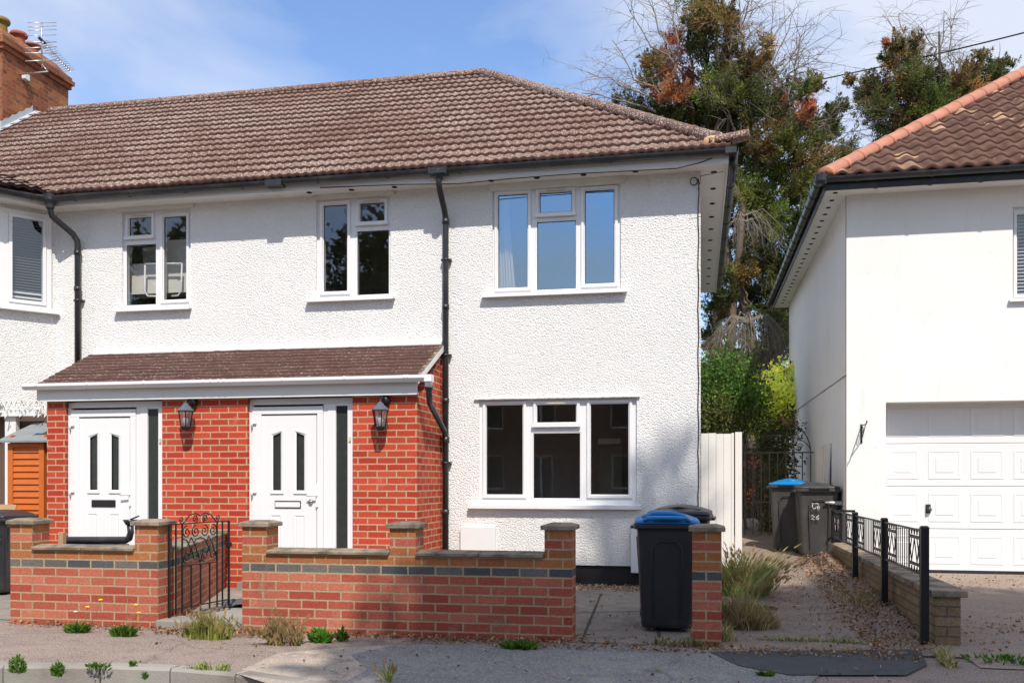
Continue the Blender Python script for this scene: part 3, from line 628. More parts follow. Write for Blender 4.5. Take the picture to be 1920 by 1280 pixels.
# ---- chimney
cx1 = -11.35; cy0, cy1 = 13.5, 15.15; cx0 = cx1-.72
mb = MB(); mb.box(cx0, cx1, cy0, cy1, 6.2, 8.42); st = mb.build('chimney', M['chimney_brick'], mid)
mb = MB()
for z0, z1, e in ((8.42, 8.50, .04), (8.50, 8.57, .08), (8.57, 8.64, .045)): mb.box(cx0-e, cx1+e, cy0-e, cy1+e, z0, z1)
mb.loft([[(cx0-.02, cy0-.02, 8.64), (cx1+.02, cy0-.02, 8.64), (cx1+.02, cy1+.02, 8.64), (cx0-.02, cy1+.02, 8.64)], [(cx0+.14, cy0+.14, 8.84), (cx1-.14, cy0+.14, 8.84), (cx1-.14, cy1-.14, 8.84), (cx0+.14, cy1-.14, 8.84)]])
mb.build('corbelled_cap', M['chimney_brick'], st)
for i, (y, hh, r) in enumerate(((13.85, .38, .115), (14.28, .34, .11), (14.62, .30, .11))):
    mb = MB(); mb.smooth = True; mb.lathe([(r+.01, 0), (r-.01, hh*.6), (r-.012, hh*.78), (r+.03, hh*.8), (r+.04, hh*.9), (r+.02, hh), (r-.03, hh)], (cx1-.33, y, 8.74)); mb.build('chimney_pot', M['potcap'] if i == 0 else M['pot'], st)
mb = MB(); zz = lambda y: 4.93+(y-EY)*RISE/RUN
n = 9; vs = []
for i in range(n+1):
    y = cy0-.05+(RY-cy0)*i/n; j = .03*(i % 2); vs += [(cx1+.012, y, zz(y)-.02), (cx1+.02, y, zz(y)+.15+j)]
mb.add(vs, [(2*i, 2*i+2, 2*i+3, 2*i+1) for i in range(n)]); mb.quad((cx0, cy0-.015, zz(cy0)-.1), (cx1+.02, cy0-.015, zz(cy0)-.1), (cx1+.02, cy0-.015, zz(cy0)+.14), (cx0, cy0-.015, zz(cy0)+.14))
mb.quad((cx1+.0, cy0-.2, zz(cy0-.2)+.05), (cx1+.14, cy0-.2, zz(cy0-.2)+.05), (cx1+.14, RY, zz(RY)+.04), (cx1, RY, zz(RY)+.06))
mb.build('lead_flashing', M['lead'], st, fix=False)
# aerial
ae = thing('tv_aerial', (cx1, 13.9, 7.7), 'spiky silver television aerial strapped to the brick chimney', 'aerial')
mb = MB(); A0 = PT(80, 100, 13.9)
mb.tube([PT(79, 128, 13.9), PT(78, 70, 13.9), PT(78, 42, 13.9)], .014, 6); mb.tube([(cx1, 13.9, PZ(76, 136, 13.9)), PT(90, 134, 13.9), PT(79, 122, 13.9)], .014, 6); mb.build('mast', M['alum'], ae)
mb = MB(); mb.tube([PT(78, 42, 13.9), PT(78, 60, 13.9)], .01, 5)
for i, y in enumerate((43, 50, 58, 66, 80, 90, 100, 114)):
    mb.tube([PT(47 if i > 2 else 52, y+(i % 2), 13.7), PT(106, y-(i % 3), 14.1)], .006 if i < 4 else .010, 5)
mb.build('dipole', M['alum'], ae)
mb = MB(); p0 = PT(80, 78, 13.9); p1 = PT(131, 132, 14.6); mb.tube([p0, p1], .012, 5); dd = (p1-p0)
for i in range(15):
    c = p0+dd*(i/14.0); up = Vector((.02, .1, .06)); mb.tube([c-up*1.1, c+up*1.1], .006, 4); mb.tube([c+Vector((.05, -.05, -.06)), c-Vector((.05, -.05, -.06))], .006, 4)
mb.build('boom', M['alum'], ae)
mb = MB(); mb.bar(PT(72, 70, 13.85), PT(86, 84, 13.95), .03, .04); mb.build('junction_box', M['iron'], ae)
mb = MB(); mb.box(cx1+.0, cx1+.08, 13.95, 14.05, PZ(72, 143, 13.9), PZ(72, 132, 13.9)); mb.build('bracket', M['upvc_old'], ae)
# ------------------------------------------------------------------ shared brick porch
YP = 9.85; FB = 2.225
po = thing('porch', (-5.3, YP, 0), 'bright red brick lean-to porch with two white doors under a brown tiled roof', 'porch')
xa, xb = PX(88, YP), PX(782, YP)
d1 = (PX(122, YP), PX(305, YP)); d2 = (PX(465, YP), PX(660, YP))
dw = (d1[1]-d1[0]+d2[1]-d2[0])/2; d1 = ((d1[0]+d1[1])/2-dw/2, (d1[0]+d1[1])/2+dw/2); d2 = ((d2[0]+d2[1])/2-dw/2, (d2[0]+d2[1])/2+dw/2)
RT = 2.90
mb = MB()
for a, b in ((xa, d1[0]), (d1[1], d2[0])): q_ = MB(); q_.box(a, b, YP, YP+.215, 0, FB); q_.build('brick_pier', M['porch_brick'], po)
mb.box(d2[1], xb, YP, YP+.2095, 0, FB)
mb.prism([(xb-.1, YP+.21, 0), (xb-.1, YW, 0), (xb-.1, YW, RT-.1), (xb-.1, YP+.21, FB)], (.0995, 0, 0)); q_ = MB(); q_.prism([(xa+.0005, YP+.216, 0), (xa+.0005, YW, 0), (xa+.0005, YW, RT-.1), (xa+.0005, YP+.216, FB)], (.1, 0, 0)); q_.build('brick_wall', M['porch_brick'], po)
mb.build('brick_wall', M['porch_brick'], po)
mb = MB(); mb.box(xa-.08, xb+.02, YP-.075, YP-.055, FB-.045, FB+.11); mb.box(xa-.08, xb+.02, YP-.055, YP+.0, FB-.04, FB-.022); mb.box(d1[0]-.01, xb-.2, YP+.216, YP+.25, FB-.1, FB+.05)
mb.build('fascia', M['upvc_old'], po)
# roof: interlocking slates in thin courses, shallow
E = (xa-.12, YP-.125, FB+.105); rr = Vector((0, YW-YP+.125, RT-FB-.105))
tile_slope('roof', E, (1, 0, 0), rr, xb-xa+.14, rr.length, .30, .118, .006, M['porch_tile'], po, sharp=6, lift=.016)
mb = MB(); x = xb+.02
mb.prism([(x, YP-.1, FB+.055), (x, YW-.0, RT-.065), (x, YW, RT+.0), (x, YP-.1, FB+.12)], (.02, 0, 0)); mb.build('bargeboard', M['upvc_old'], po)
mb = MB(); mb.prism([(x-.03, YP-.1, FB+.12), (x-.03, YW, RT), (x-.03, YW, RT+.012), (x-.03, YP-.1, FB+.132)], (.045, 0, 0)); mb.build('verge_mortar', M['coping'], po)
mb = MB(); mb.prism([(xa-.1, YW-.07, RT-.02), (xa-.1, YW-.07, RT+.0), (xa-.1, YW-.003, RT+.06), (xa-.1, YW-.003, RT-.05)], (xb-xa+.1, 0, 0)); mb.build('top_flashing', M['upvc_old'], po)
# white square-line gutter
def sqgut(mb, x0, x1, y, z0, z1, g=0):
    mb.prism([(x0, y+.02, z0-.04), (x0, y-.05-g, z0-.045), (x0, y-.085-g, z0-.005), (x0, y-.085-g, z0+.028), (x0, y-.078, z0+.028), (x0, y-.078, z0+.0), (x0, y-.045, z0-.036), (x0, y+.02, z0-.03)], (x1-x0, 0, z1-z0))
mb = MB(); gl, gr = PX(48, YP-.12), PX(800, YP-.12); gz = FB+.13; sqgut(mb, gl, gr, YP-.108, gz, gz)
for px in (72, 167, 273, 384, 398, 413, 423, 532, 648, 760, 766): x = PX(px, YP-.15); sqgut(mb, x-.012, x+.012, YP-.108, gz+.003, gz+.003, .006)
mb.prism([(gl-.001, YP-.19, gz-.04), (gl-.001, YP-.19, gz+.027), (gl-.001, YP-.09, gz+.027), (gl-.001, YP-.09, gz-.04)], (.004, 0, 0))
mb.box(gr-.01, gr+.07, YP-.19, YP-.08, gz-.045, gz+.03); mb.tube([(gr+.03, YP-.13, gz), (gr+.02, YP-.12, gz-.10)], .042, 10)
mb.build('gutter', M['upvc'], po)
mb = MB(); pts = [(gr+.02, YP-.10, gz-.09), (gr+.02, YP-.10, gz-.15), PT(806, 756, YP+.1), PT(833, 808, YW-.12), PT(836, 822, YW-.09)]
mb.tube(pts, [.036, .036, .034, .034, .036], 10); mb.tube([(gr+.02, YP-.10, gz-.08), (gr+.02, YP-.10, gz-.13)], .045, 10); p = PT(836, 818, YW-.085); mb.tube([p, p-Vector((0, 0, .08))], .044, 10); mb.build('rainwater_pipe', M['black'], po)
# door unit
def dz(py): return PZ(560, py, YP)
def dx(px): return PX(px, YP)
ZB = .16
def doorset(off, letter, first):
    o0 = thing('door', (off, 0, 0), None, None); o0.parent = po; o0.matrix_parent_inverse = Matrix.Identity(4); o0.location = (off-po.location.x, -po.location.y, 0)
    L, Rr = d2; S = off
    def B(mb, a, b, y0, y1, c, d): mb.box(a+S, b+S, y0, y1, c, d)
    yf = YP+.035
    fx0, fx1 = dx(470), dx(610); lx0, lx1 = dx(487), dx(590)
    mb = MB(); B(mb, L, Rr, yf+.02, yf+.07, dz(757), FB-.05); B(mb, L, fx0, yf+.01, yf+.07, ZB, dz(757)); B(mb, fx0, dx(603), yf, yf+.07, dz(775), dz(761))
    B(mb, fx0, lx0, yf-.0, yf+.07, ZB, dz(775)); B(mb, dx(592), dx(603), yf, yf+.07, ZB, dz(775)); B(mb, dx(603.3), dx(612), yf+.012, yf+.07, ZB, dz(757))
    B(mb, dx(612), dx(627), yf+.005, yf+.07, ZB, dz(757)); B(mb, dx(649), Rr, yf+.005, yf+.07, ZB, dz(757)); B(mb, dx(627), dx(649), yf+.012, yf+.07, ZB, ZB+.05); B(mb, dx(627), dx(649), yf+.005, yf+.07, dz(761), dz(757)); B(mb, L, Rr, YP-.02, yf+.07, ZB-.06, ZB)
    mb.build('door_frame', M['upvc'], o0, bevel=.004)
    mb = MB(); B(mb, dx(627), dx(649), yf+.03, yf+.035, ZB+.05, dz(761)); mb.build('side_light', M['dglass'], o0)
    # leaf built on a grid round the two lights
    mb = MB(); ly = yf+.016; gl = [(dx(508.5), dx(523)), (dx(552.5), dx(567))]; gt0, gt1 = dz(816), dz(810); gb = dz(919)
    B(mb, lx0, gl[0][0], ly, ly+.04, gb, dz(777)); B(mb, gl[0][1], gl[1][0], ly, ly+.04, gb, dz(777)); B(mb, gl[1][1], lx1, ly, ly+.04, gb, dz(777)); B(mb, lx0, lx1, ly, ly+.04, ZB+.01, gb)
    for k, (a, b) in enumerate(gl):
        zl, zr = (gt0, gt1) if k == 0 else (gt1, gt0)
        mb.prism([(a+S, ly, zl), (b+S, ly, zr), (b+S, ly, dz(777)), (a+S, ly, dz(777))], (0, .04, 0))
        # moulded surround
        e = .036; ring = [(a, gb), (b, gb), (b, zr), (a, zl)]; cxm, czm = (a+b)/2, (gb+zl)/2
        def off_(r, q): return [(r[0][0]-q, r[0][1]-q*1.2), (r[1][0]+q, r[1][1]-q*1.2), (r[2][0]+q, r[2][1]+q), (r[3][0]-q, r[3][1]+q)]
        R = [[(x+S, y, z) for x, z in off_(ring, q)] for q, y in ((e, ly-.001), (e-.004, ly-.013), (e*.55, ly-.013), (0.0, ly-.001), (0, ly+.02))]
        mb.loft(R, cap=False)
    for (a, b) in ((dx(502), dx(526)), (dx(546.5), dx(571))):
        zt, zb_ = dz(963), ZB+.12
        R = [[(x+S, y, z) for x, z in ((a+q, zb_+q), (b-q, zb_+q), (b-q, zt-q), (a+q, zt-q))] for q, y in ((0, ly-.001), (.006, ly-.010), (.02, ly-.010), (.035, ly-.002), (.045, ly-.008))]
        mb.loft(R, cap=True)
    leaf = mb.build('door_leaf', M['upvc'], o0)
    for (a, b) in gl: mb = MB(); B(mb, a, b, ly+.018, ly+.022, gb, gt1); mb.build('pane', M['dglass'], leaf) if False else None; globals().setdefault('_pn', []).append((a+S, b+S, ly, gb, gt1, leaf))
    return o0, leaf, S, ly
_pn = []
def add_bits(o0, S, ly, letter):
    # glazing, handle, letter plate, hinges
    gl = [(dx(508.5), dx(523)), (dx(552.5), dx(567))]
    for a, b in gl:
        mb = MB(); mb.box(a+S, b+S, ly+.018, ly+.022, dz(919), dz(809)); mb.build('pane', M['dglass'], o0)
    mb = MB(); a, b = dx(512)+S, dx(561)+S; mb.box(a, b, ly-.010, ly-.0005, dz(952.5), dz(938.5)); mb.build('letter_plate', M['black'], o0, bevel=.003)
    mb = MB(); mb.box(a+.009, b-.009, ly-.014, ly-.0102, dz(950.5), dz(941)); mb.build('letter_flap', M['upvc'] if letter == 'w' else M['darkhole'], o0)
    mb = MB(); hx = dx(592.5)+S; mb.box(hx-.013, hx+.013, ly-.030, ly-.016, dz(950), dz(907)); hy = ly-.055
    mb.tube([(hx, ly-.02, dz(928)), (hx, hy, dz(928)), (hx-.11, hy-.005, dz(928.6))], .010, 8); mb.build('handle', M['upvc'], o0)
    if letter == 'w':
        mb = MB(); mb.tube([(dx(580)+S, ly-.002, dz(940)), (dx(580)+S, ly-.025, dz(940))], .026, 14); mb.build('lock_escutcheon', M['chrome'], o0)
    for z in (dz(793), dz(924)):
        mb = MB(); hx = dx(471)+S; mb.tube([(hx, YP+.015, z-.04), (hx, YP+.015, z+.03)], .012, 8); mb.box(hx, hx+.05, YP+.01, YP+.034, z-.0, z+.022); mb.build('hinge', M['upvc'], o0)
    mb = MB(); x = dx(654)+S; z = dz(822); mb.box(x-.012, x+.012, YP+.022, YP+.041, z-.035, z+.02); mb.build('door_bell', M['ivory'], o0, bevel=.004)
for off, letter in ((0, 'w'), (d1[0]-d2[0], 'b')):
    o0, leaf, S, ly = doorset(off, letter, True)
    add_bits(o0, S, ly, letter)
    o0['label'] = 'white plastic door with two slim lights and a white letter flap' if letter == 'w' else 'white plastic door with two slim lights and a black letter slot'
    mb = MB(); mb.box(d2[0]+S+.02, d2[1]+S-.02, YP+.1, YW, ZB-.1, FB); mb.build('lobby_shade', M['darkhole'], po)
for o in list(po.children):
    if o.name.startswith('lobby_shade'): bpy.data.objects.remove(o)
mb = MB(); mb.box(d1[0], d1[1]+.0, YP-.25, YP+.1, .0, ZB-.06); mb.box(d2[0], d2[1], YP-.25, YP+.1, .0, ZB-.06); mb.build('doorstep', M['concrete'], po)
# lanterns
def lantern(px, label):
    t = thing('wall_lantern', (PX(px, YP-.15), YP, PZ(px, 803, YP)), label, 'lantern', 'lanterns beside the porch doors')
    x, y, z = t.location; y = YP-.15
    mb = MB(); zt = z+.34
    mb.smooth = True; mb.lathe([(.0, -.02), (.045, -.01), (.05, .05), (.02, .11), (0, .12)], (x+.02, YP-.02, zt-.07), 10); mb.smooth = False
    mb.tube([(x+.02, YP-.03, zt-.03), (x+.01, YP-.07, zt-.01), (x, YP-.12, zt-.02), (x, y, zt-.05), (x, y, zt-.10)], .012, 8); mb.tube([(x+.02, YP-.03, zt-.1), (x+.01, YP-.09, zt-.12), (x, y, zt-.06)], .008, 6)
    mb.build('bracket', M['iron'], t)
    def ring(r, zz, n=6): return [(x+r*math.cos(math.pi*2*k/n), y+r*math.sin(math.pi*2*k/n), zz) for k in range(n)]
    mb = MB(); mb.loft([ring(.098, z+.185), ring(.105, z+.195), ring(.05, z+.245), ring(.03, z+.27), ring(.012, z+.285)]); mb.build('hood', mk('grey_lantern_hood', (.10, .115, .14), .5), t)
    mb = MB()
    for k in range(6):
        a, b = Vector(ring(.058, z+.01)[k]), Vector(ring(.086, z+.185)[k]); mb.bar(a, b, .009, .009)
    mb.loft([ring(.062, z), ring(.062, z+.012), ring(.03, z-.012)]); mb.loft([ring(.03, z-.03), ring(.062, z-.001)]); mb.build('cage', M['iron'], t)
    mb = MB(); mb.loft([ring(.056, z+.014), ring(.083, z+.183)], cap=False); mb.build('lantern_glass', M['lampglass'], t, fix=False)
    mb = MB(); mb.smooth = True; mb.lathe([(.012, .015), (.018, .02), (.03, .08), (.03, .11), (.012, .135)], (x, y, z), 10); mb.build('bulb', M['upvc'], t)
lantern(348, 'black wall lantern on the red brick between the two doors')
lantern(713, 'black wall lantern on the red brick right of the door with the white letter flap')
# ------------------------------------------------------------------ garden walls
def wallmb(mb, x0, x1, y0, y1, z1): mb.box(x0, x1, y0, y1, -.05, z1)
GWY = 7.05
def pier(mbb, mbc, x0, x1, y0=GWY-.003, d=.221, zt=.86):
    mbb.box(x0, x1, y0, y0+d, -.05, zt); e = .028
    mbc.loft([[(x0-e, y0-e, zt), (x1+e, y0-e, zt), (x1+e, y0+d+e, zt), (x0-e, y0+d+e, zt)], [(x0-e, y0-e, zt+.032), (x1+e, y0-e, zt+.032), (x1+e, y0+d+e, zt+.032), (x0-e, y0+d+e, zt+.032)],
              [(x0+.03, y0+.03, zt+.05), (x1-.03, y0+.03, zt+.05), (x1-.03, y0+d-.03, zt+.05), (x0+.03, y0+d-.03, zt+.05)]])
def coping(mb, x0, x1, y0, y1, z, n=.6):
    L = x1-x0; k = max(1, round(L/n))
    for i in range(k):
        a, b = x0+L*i/k+.003, x0+L*(i+1)/k-.003
        mb.loft([[(q, y0, z), (q, y0-.002, z+.024), (q, (y0+y1)/2, z+.042), (q, y1, z+.024), (q, y1, z)] for q in (a, b)])
def gx(px): return PX(px, GWY)
ct = .645
gm = thing('garden_wall', (gx(765), GWY, 0), 'long low banded brick garden wall with three square piers in front of the right-hand door', 'garden wall')
mb = MB(); mc = MB()
for a, b in ((454.5, 496), (731, 775), (1021, 1074)): pier(mb, mc, gx(a), gx(a)+.213)
mb.box(gx(454.5)+.21, gx(1022), GWY, GWY+.225, -.05, ct); mb.build('brickwork', M['garden_brick'], gm)
coping(mc, gx(454.5)+.216, gx(730), GWY-.03, GWY+.255, ct); coping(mc, gx(731)+.216, gx(1020), GWY-.03, GWY+.255, ct); mc.build('coping', M['coping'], gm, bevel=.004)
gl_ = thing('garden_wall', (gx(170), GWY, 0), 'low banded brick garden wall with two piers in front of the left-hand door', 'garden wall')
mb = MB(); mc = MB()
pier(mb, mc, gx(20), gx(20)+.213); pier(mb, mc, gx(253), gx(253)+.213)
mb.box(gx(20)+.21, gx(254), GWY, GWY+.225, -.05, ct); mb.build('brickwork', M['garden_brick'], gl_)
coping(mc, gx(20)+.216, gx(252.5), GWY-.03, GWY+.255, ct); mc.build('coping', M['coping'], gl_, bevel=.004)
mb = MB(); pier(mb, mc2 := MB(), gx(1298), gx(1298)+.213); gp = thing('brick_pier', (gx(1324), GWY, 0), 'single banded brick gate pier standing between the blue-lidded bin and the grass', 'brick pier')
mb.build('brickwork', M['garden_brick'], gp); mc2.build('coping', M['coping'], gp, bevel=.004)
# boundary wall running back to the porch, seen through the gate
a = Vector((gx(253)+.10, GWY+.23, 0)); b = Vector((-5.45, YP-.01, 0)); L = (b-a).length
gd = thing('boundary_wall', a, 'low brick wall running back from the iron gate to the porch', 'garden wall', rz=math.atan2((b-a).y, (b-a).x))
def local(mb, name, m, parent, bevel=0):
    sv = parent.location.copy(); parent.location = (0, 0, 0); o = mb.build(name, m, parent, bevel=bevel); parent.location = sv; return o
mb = MB(); mb.box(0, L, -.11, .11, -.05, ct-.02); local(mb, 'brickwork', M['garden_brick'], gd)
mb = MB(); coping(mb, 0, L, -.15, .15, ct-.02); local(mb, 'coping', M['coping'], gd, .004)
# iron gate, swung inwards
A = Vector((PX(317, 7.14), 7.14, 0)); Bp = Vector((PX(429, 7.92), 7.92, 0)); gl = (Bp-A).length
ga = thing('iron_gate', A, 'open black wrought iron garden gate with scrolls', 'gate', rz=math.atan2((Bp-A).y, (Bp-A).x))
def spiral(c, r, turns=1.4, start=0, sgn=1, n=26):
    return [(c[0]+r*(1-.82*i/n)*math.cos(start+sgn*2*math.pi*turns*i/n), 0, c[1]+r*(1-.82*i/n)*math.sin(start+sgn*2*math.pi*turns*i/n)) for i in range(n+1)]
us = [0, .105, .205, .35, .505, .66, .79, .885, 1.0]; Zt = .865; Zm = .50; Zb = .09
mb = MB()
for i, u in enumerate(us):
    full = i not in (3, 4, 5)
    mb.bar((u*gl, 0, Zb if i not in (0, 8) else Zb-.015), (u*gl, 0, (Zt if full else Zm)), .016 if i in (0, 8) else .011)
mb.bar((0, 0, Zb+.05), (gl, 0, Zb+.05), .02, .008); mb.bar((0, 0, Zt), (gl, 0, Zt), .018, .009); mb.bar((us[2]*gl, 0, Zm), (us[6]*gl, 0, Zm), .016, .008)
mb.build('gate_bars', M['iron'], None); gb_ = bpy.data.objects['gate_bars']; gb_.parent = ga
mb = MB(); w0, w1 = us[2]*gl, us[6]*gl; q = (w1-w0)/8
for k, sg in enumerate((1, 1, -1, -1)): mb.tube(spiral((w0+q*(2*k+1), Zt-.075), q*.95, 1.5, math.pi/2, sg), .0055, 5)
for k, sg in enumerate((-1, 1, -1, 1)): mb.tube(spiral((w0+q*(2*k+1), Zm+.07), q*.9, 1.5, -math.pi/2, sg), .0055, 5)
for u0, u1 in ((w0, w0+4*q), (w0+4*q, w1)):
    mid_ = (u0+u1)/2
    for aa, bb in ((u0, mid_), (u1, mid_)): mb.tube([(aa, 0, Zt-.13), ((aa+bb)/2, 0, Zm+.22), (bb, 0, Zm+.14), (bb+(.02 if aa > bb else -.02), 0, Zm+.09)], .006, 5); mb.tube([(bb, 0, Zm+.24), ((aa+bb)/2, 0, Zm+.16), (aa, 0, Zm+.01)], .0055, 5)
for k, sg in enumerate((1, -1)):
    c = (w0+4*q+(-1 if k == 0 else 1)*q*1.15, Zt+.036); mb.tube(spiral(c, .036, 1.5, -math.pi/2, sg), .0055, 5)
    mb.tube([(w0+4*q+(-1 if k == 0 else 1)*t, 0, z) for t, z in ((.0, Zt+.06), (q*1.0, Zt+.085), (q*2.4, Zt+.07), (q*3.2, Zt+.03), (q*3.9, Zt+.0))], .0055, 5)
    mb.tube(spiral((w0+4*q+(-1 if k == 0 else 1)*q*4.1, Zt+.035), .03, 1.3, -math.pi/2, -sg), .005, 5)
o = mb.build('scrollwork', M['iron'], None); o.parent = ga
mb = MB(); mb.box(gl-.015, gl+.02, -.02, .02, Zt-.24, Zt-.20); o = mb.build('latch', M['iron'], None); o.parent = ga
mb = MB(); mb.box(gx(253)+.22, -3.665, 7.0, 7.3, -.02, .075); mb.box(-4.36, -3.66, 7.3, 9.6, -.02, .04); tag(mb.build('garden_path', M['concrete'], bevel=.008), kind='structure')
# grey mat beyond gate
mb = MB(); mb.smooth = True; n = 14; V = [(-4.5+.85*i/n+.03*math.sin(j), 8.05+.55*j/8, .065+.018*math.sin(i*1.7)*math.cos(j*1.3)) for j in range(9) for i in range(n+1)]
mb.add(V, [(j*(n+1)+i, j*(n+1)+i+1, (j+1)*(n+1)+i+1, (j+1)*(n+1)+i) for j in range(8) for i in range(n)])
tag(mb.build('door_mat', M['slate']), 'crumpled dark grey mat lying on the path behind the iron gate', 'mat')
# ------------------------------------------------------------------ low wall with railings by the garage drive
lw = thing('low_wall', (1.83, 10, 0), 'low weathered block wall with flat coping leading back to the garage', 'garden wall')
mb = MB(); mb.box(1.745, 1.925, 7.45, 12.895, -.05, .37); mb.build('brickwork', M['stock_brick'], lw)
mb = MB()
for i in range(9): a = 7.40+i*5.49/9; mb.box(1.71, 1.965, a+.003, a+5.49/9-.003, .37, .42)
mb.build('coping', M['coping'], lw, bevel=.006)
rl = thing('railing', (1.67, 10, 0), 'black metal railing with cross-braced panels and square posts beside the garage drive', 'railing')
py_ = [7.42, 8.94, 10.54]; xr_ = 1.665
for y in py_:
    mb = MB(); mb.box(xr_-.028, xr_+.028, y-.028, y+.028, 0, .885); mb.loft([[(xr_-.032, y-.032, .885), (xr_+.032, y-.032, .885), (xr_+.032, y+.032, .885), (xr_-.032, y+.032, .885)], [(xr_-.02, y-.02, .9), (xr_+.02, y-.02, .9), (xr_+.02, y+.02, .9), (xr_-.02, y+.02, .9)]]); mb.build('post', M['iron'], rl)
def wpanel(mb, y0, y1):
    z0, z1 = .535, .855; x = xr_
    for zc_, s1 in ((z1-.055, 1), (z0+.055, -1)):
        mb.bar((x, y0, zc_), (x, y1, zc_), .010, .026)
        k = 4
        for i in range(k):
            yc = y0+(y1-y0)*(i+.5)/k; r = (y1-y0)/k/2; mb.tube([(x, yc+r*math.cos(t), zc_+s1*.018+s1*r*.9*math.sin(t)) for t in [math.pi*j/6 for j in range(7)]], .005, 4)
    a, b = z0+.07, z1-.07; yy = [y0+(y1-y0)*k/4 for k in range(5)]
    for i, j in ((0, 1), (2, 1), (2, 3), (4, 3)): mb.bar((x, yy[i], a if i != 2 else b), (x, yy[j], b if i != 2 else a), .007, .006)
    for i, j in ((0, 1), (2, 1), (2, 3), (4, 3)): mb.bar((x, yy[i], b), (x, yy[j], a), .007, .006)
    for y in (y0, y1): mb.bar((x, y, z0), (x, y, z1), .012)
for y0, y1 in ((7.45, 8.91), (8.97, 10.51), (10.57, 12.2)):
    mb = MB(); mb.bar((xr_, y0, .86), (xr_, y1, .86), .024, .012); mb.bar((xr_, y0, .53), (xr_, y1, .53), .024, .012)
    L = y1-y0; wpanel(mb, y0+L*.08, y0+L*.33); wpanel(mb, y0+L*.67, y0+L*.92)
    for k in range(5): y = y0+L*(.385+.23*k/4); mb.bar((xr_, y, .53), (xr_, y, .86), .007)
    mb.bar((xr_, y0+L*.03, .53), (xr_, y0+L*.03, .86), .010); mb.bar((xr_, y0+L*.97, .53), (xr_, y0+L*.97, .86), .010)
    mb.build('rail_panel', M['iron'], rl)
mb = MB(); mb.box(xr_-.02, xr_+.02, 12.2, 12.24, .45, .88); mb.box(xr_, 1.93, 12.2, 12.24, .84, .87); mb.build('end_stile', M['iron'], rl)
# ------------------------------------------------------------------ garage house on the right
GH = 12.9; GXL = 1.93; GB = 20.75; GEZ = 5.0
gh = thing('garage_house', (4, GH, 0), 'smooth white house on the right with a terracotta-hipped roof and a built-in garage', 'house')
gx0 = PX(1661, GH); gx1 = 5.1; gtz = PZ(1720, 753, GH); wx0 = PX(1899, GH); wz1, wz0 = PZ(1910, 387, GH), PZ(1910, 562, GH)
mb = MB(); holes_wall(mb, GXL, 9.5, .0, GEZ+.05, GH, [(gx0, gx1, .0, gtz), (wx0, wx0+1.2, wz0, wz1)], .2)
mb.quad((GXL, GH, .3), (GXL, GB, .3), (GXL, GB, GEZ+.05), (GXL, GH, GEZ+.05)); mb.quad((GXL, GB, 0), (9.5, GB, 0), (9.5, GB, 5), (GXL, GB, 5))
mb.build('wall', M['smooth_render'], gh, fix=False)
mb = MB(); mb.box(GXL+.012, GXL+.3, GH+.1, GB, -.02, .3); mb.build('side_plinth', M['stock_brick'], gh)
z1_ = PZ(1587, 703, GH); z2_ = PZ(1481, 775, GB-.1)
mb = MB(); mb.bar((GXL-.003, GH, z1_), (GXL-.003, GB, z1_), .012, .012); mb.bar((GXL-.004, GH+.02, .3), (GXL-.004, GH+.02, GEZ), .008, .012); mb.build('render_stop_bead', M['concrete'], gh)
window(gh, GH+.03, (wx0, wx0+1.2, wz0, wz1), [(wx0+.07, wx0+1.1, wz0+.08, wz1-.09, 1)], (wx0-.05, wx0+1.3, wz0-.0, wz0-.03), vent=False)
mb = MB(); z = wz0+.1
while z < wz1-.1:
    mb.prism([(wx0+.05, GH+.15, z), (wx0+.05, GH+.19, z+.02), (wx0+.05, GH+.19, z+.024), (wx0+.05, GH+.15, z+.004)], (1.1, 0, 0)); z += .045
mb.build('blind', M['upvc'], gh)
# sectional garage door
DY = GH+.33
gdr = thing('garage_door', (0, 0, 0), None, None); gdr.parent = gh; gdr.location = (gx0-4, DY-GH, 0); gdr['label'] = 'white sectional garage door with raised rectangles'
zr = [PZ(1780, y, DY) for y in (1070, 991, 911, 831, 751)]
panel = (PX(1737.5, DY)-PX(1659.5, DY))
for r in range(4):
    mb = MB(); zb_, zt_ = zr[r]+.004, min(zr[r+1]-.004, gtz+.15); 
    mb.box(gx0-.02, gx1, DY+.0, DY+.04, zb_, zt_)
    for k in range(7):
        a = gx0+.07+k*panel; b = a+panel-.12; c, d = zb_+.085, zr[r+1]-.09
        if b > gx1: break
        Rg = [[(x, y, z) for x, z in ((a+q_, c+q_), (b-q_, c+q_), (b-q_, d-q_), (a+q_, d-q_))] for q_, y in ((0, DY-.0015), (.010, DY-.005), (.02, DY-.005), (.035, DY-.001), (.085, DY-.001), (.097, DY-.006))]
        mb.loft(Rg)
    mb.build('door_section', M['upvc'], gdr, bevel=.003)
mb = MB(); mb.box(gx0+.002, gx1, DY-.005, DY+.035, .006, .05); mb.build('rubber_seal', M['black'], gdr)
hxx = PX(1740, DY); hz = PZ(1740, 953, DY)
mb = MB(); mb.box(hxx-.03, hxx+.03, DY-.02, DY-.002, hz-.06, hz+.06); mb.tube([(hxx, DY-.03, hz+.02), (hxx+.012, DY-.05, hz-.03)], [.026, .03], 10); mb.build('handle', M['black'], gdr, bevel=.004)
mb = MB(); mb.box(gx0, gx1, GH+.2, GH+.5, gtz+.002, gtz+.03); mb.box(gx0-.03, gx0-.001, GH+.2, DY+.04, 0, gtz); mb.build('garage_reveal', M['smooth_render'], gh)
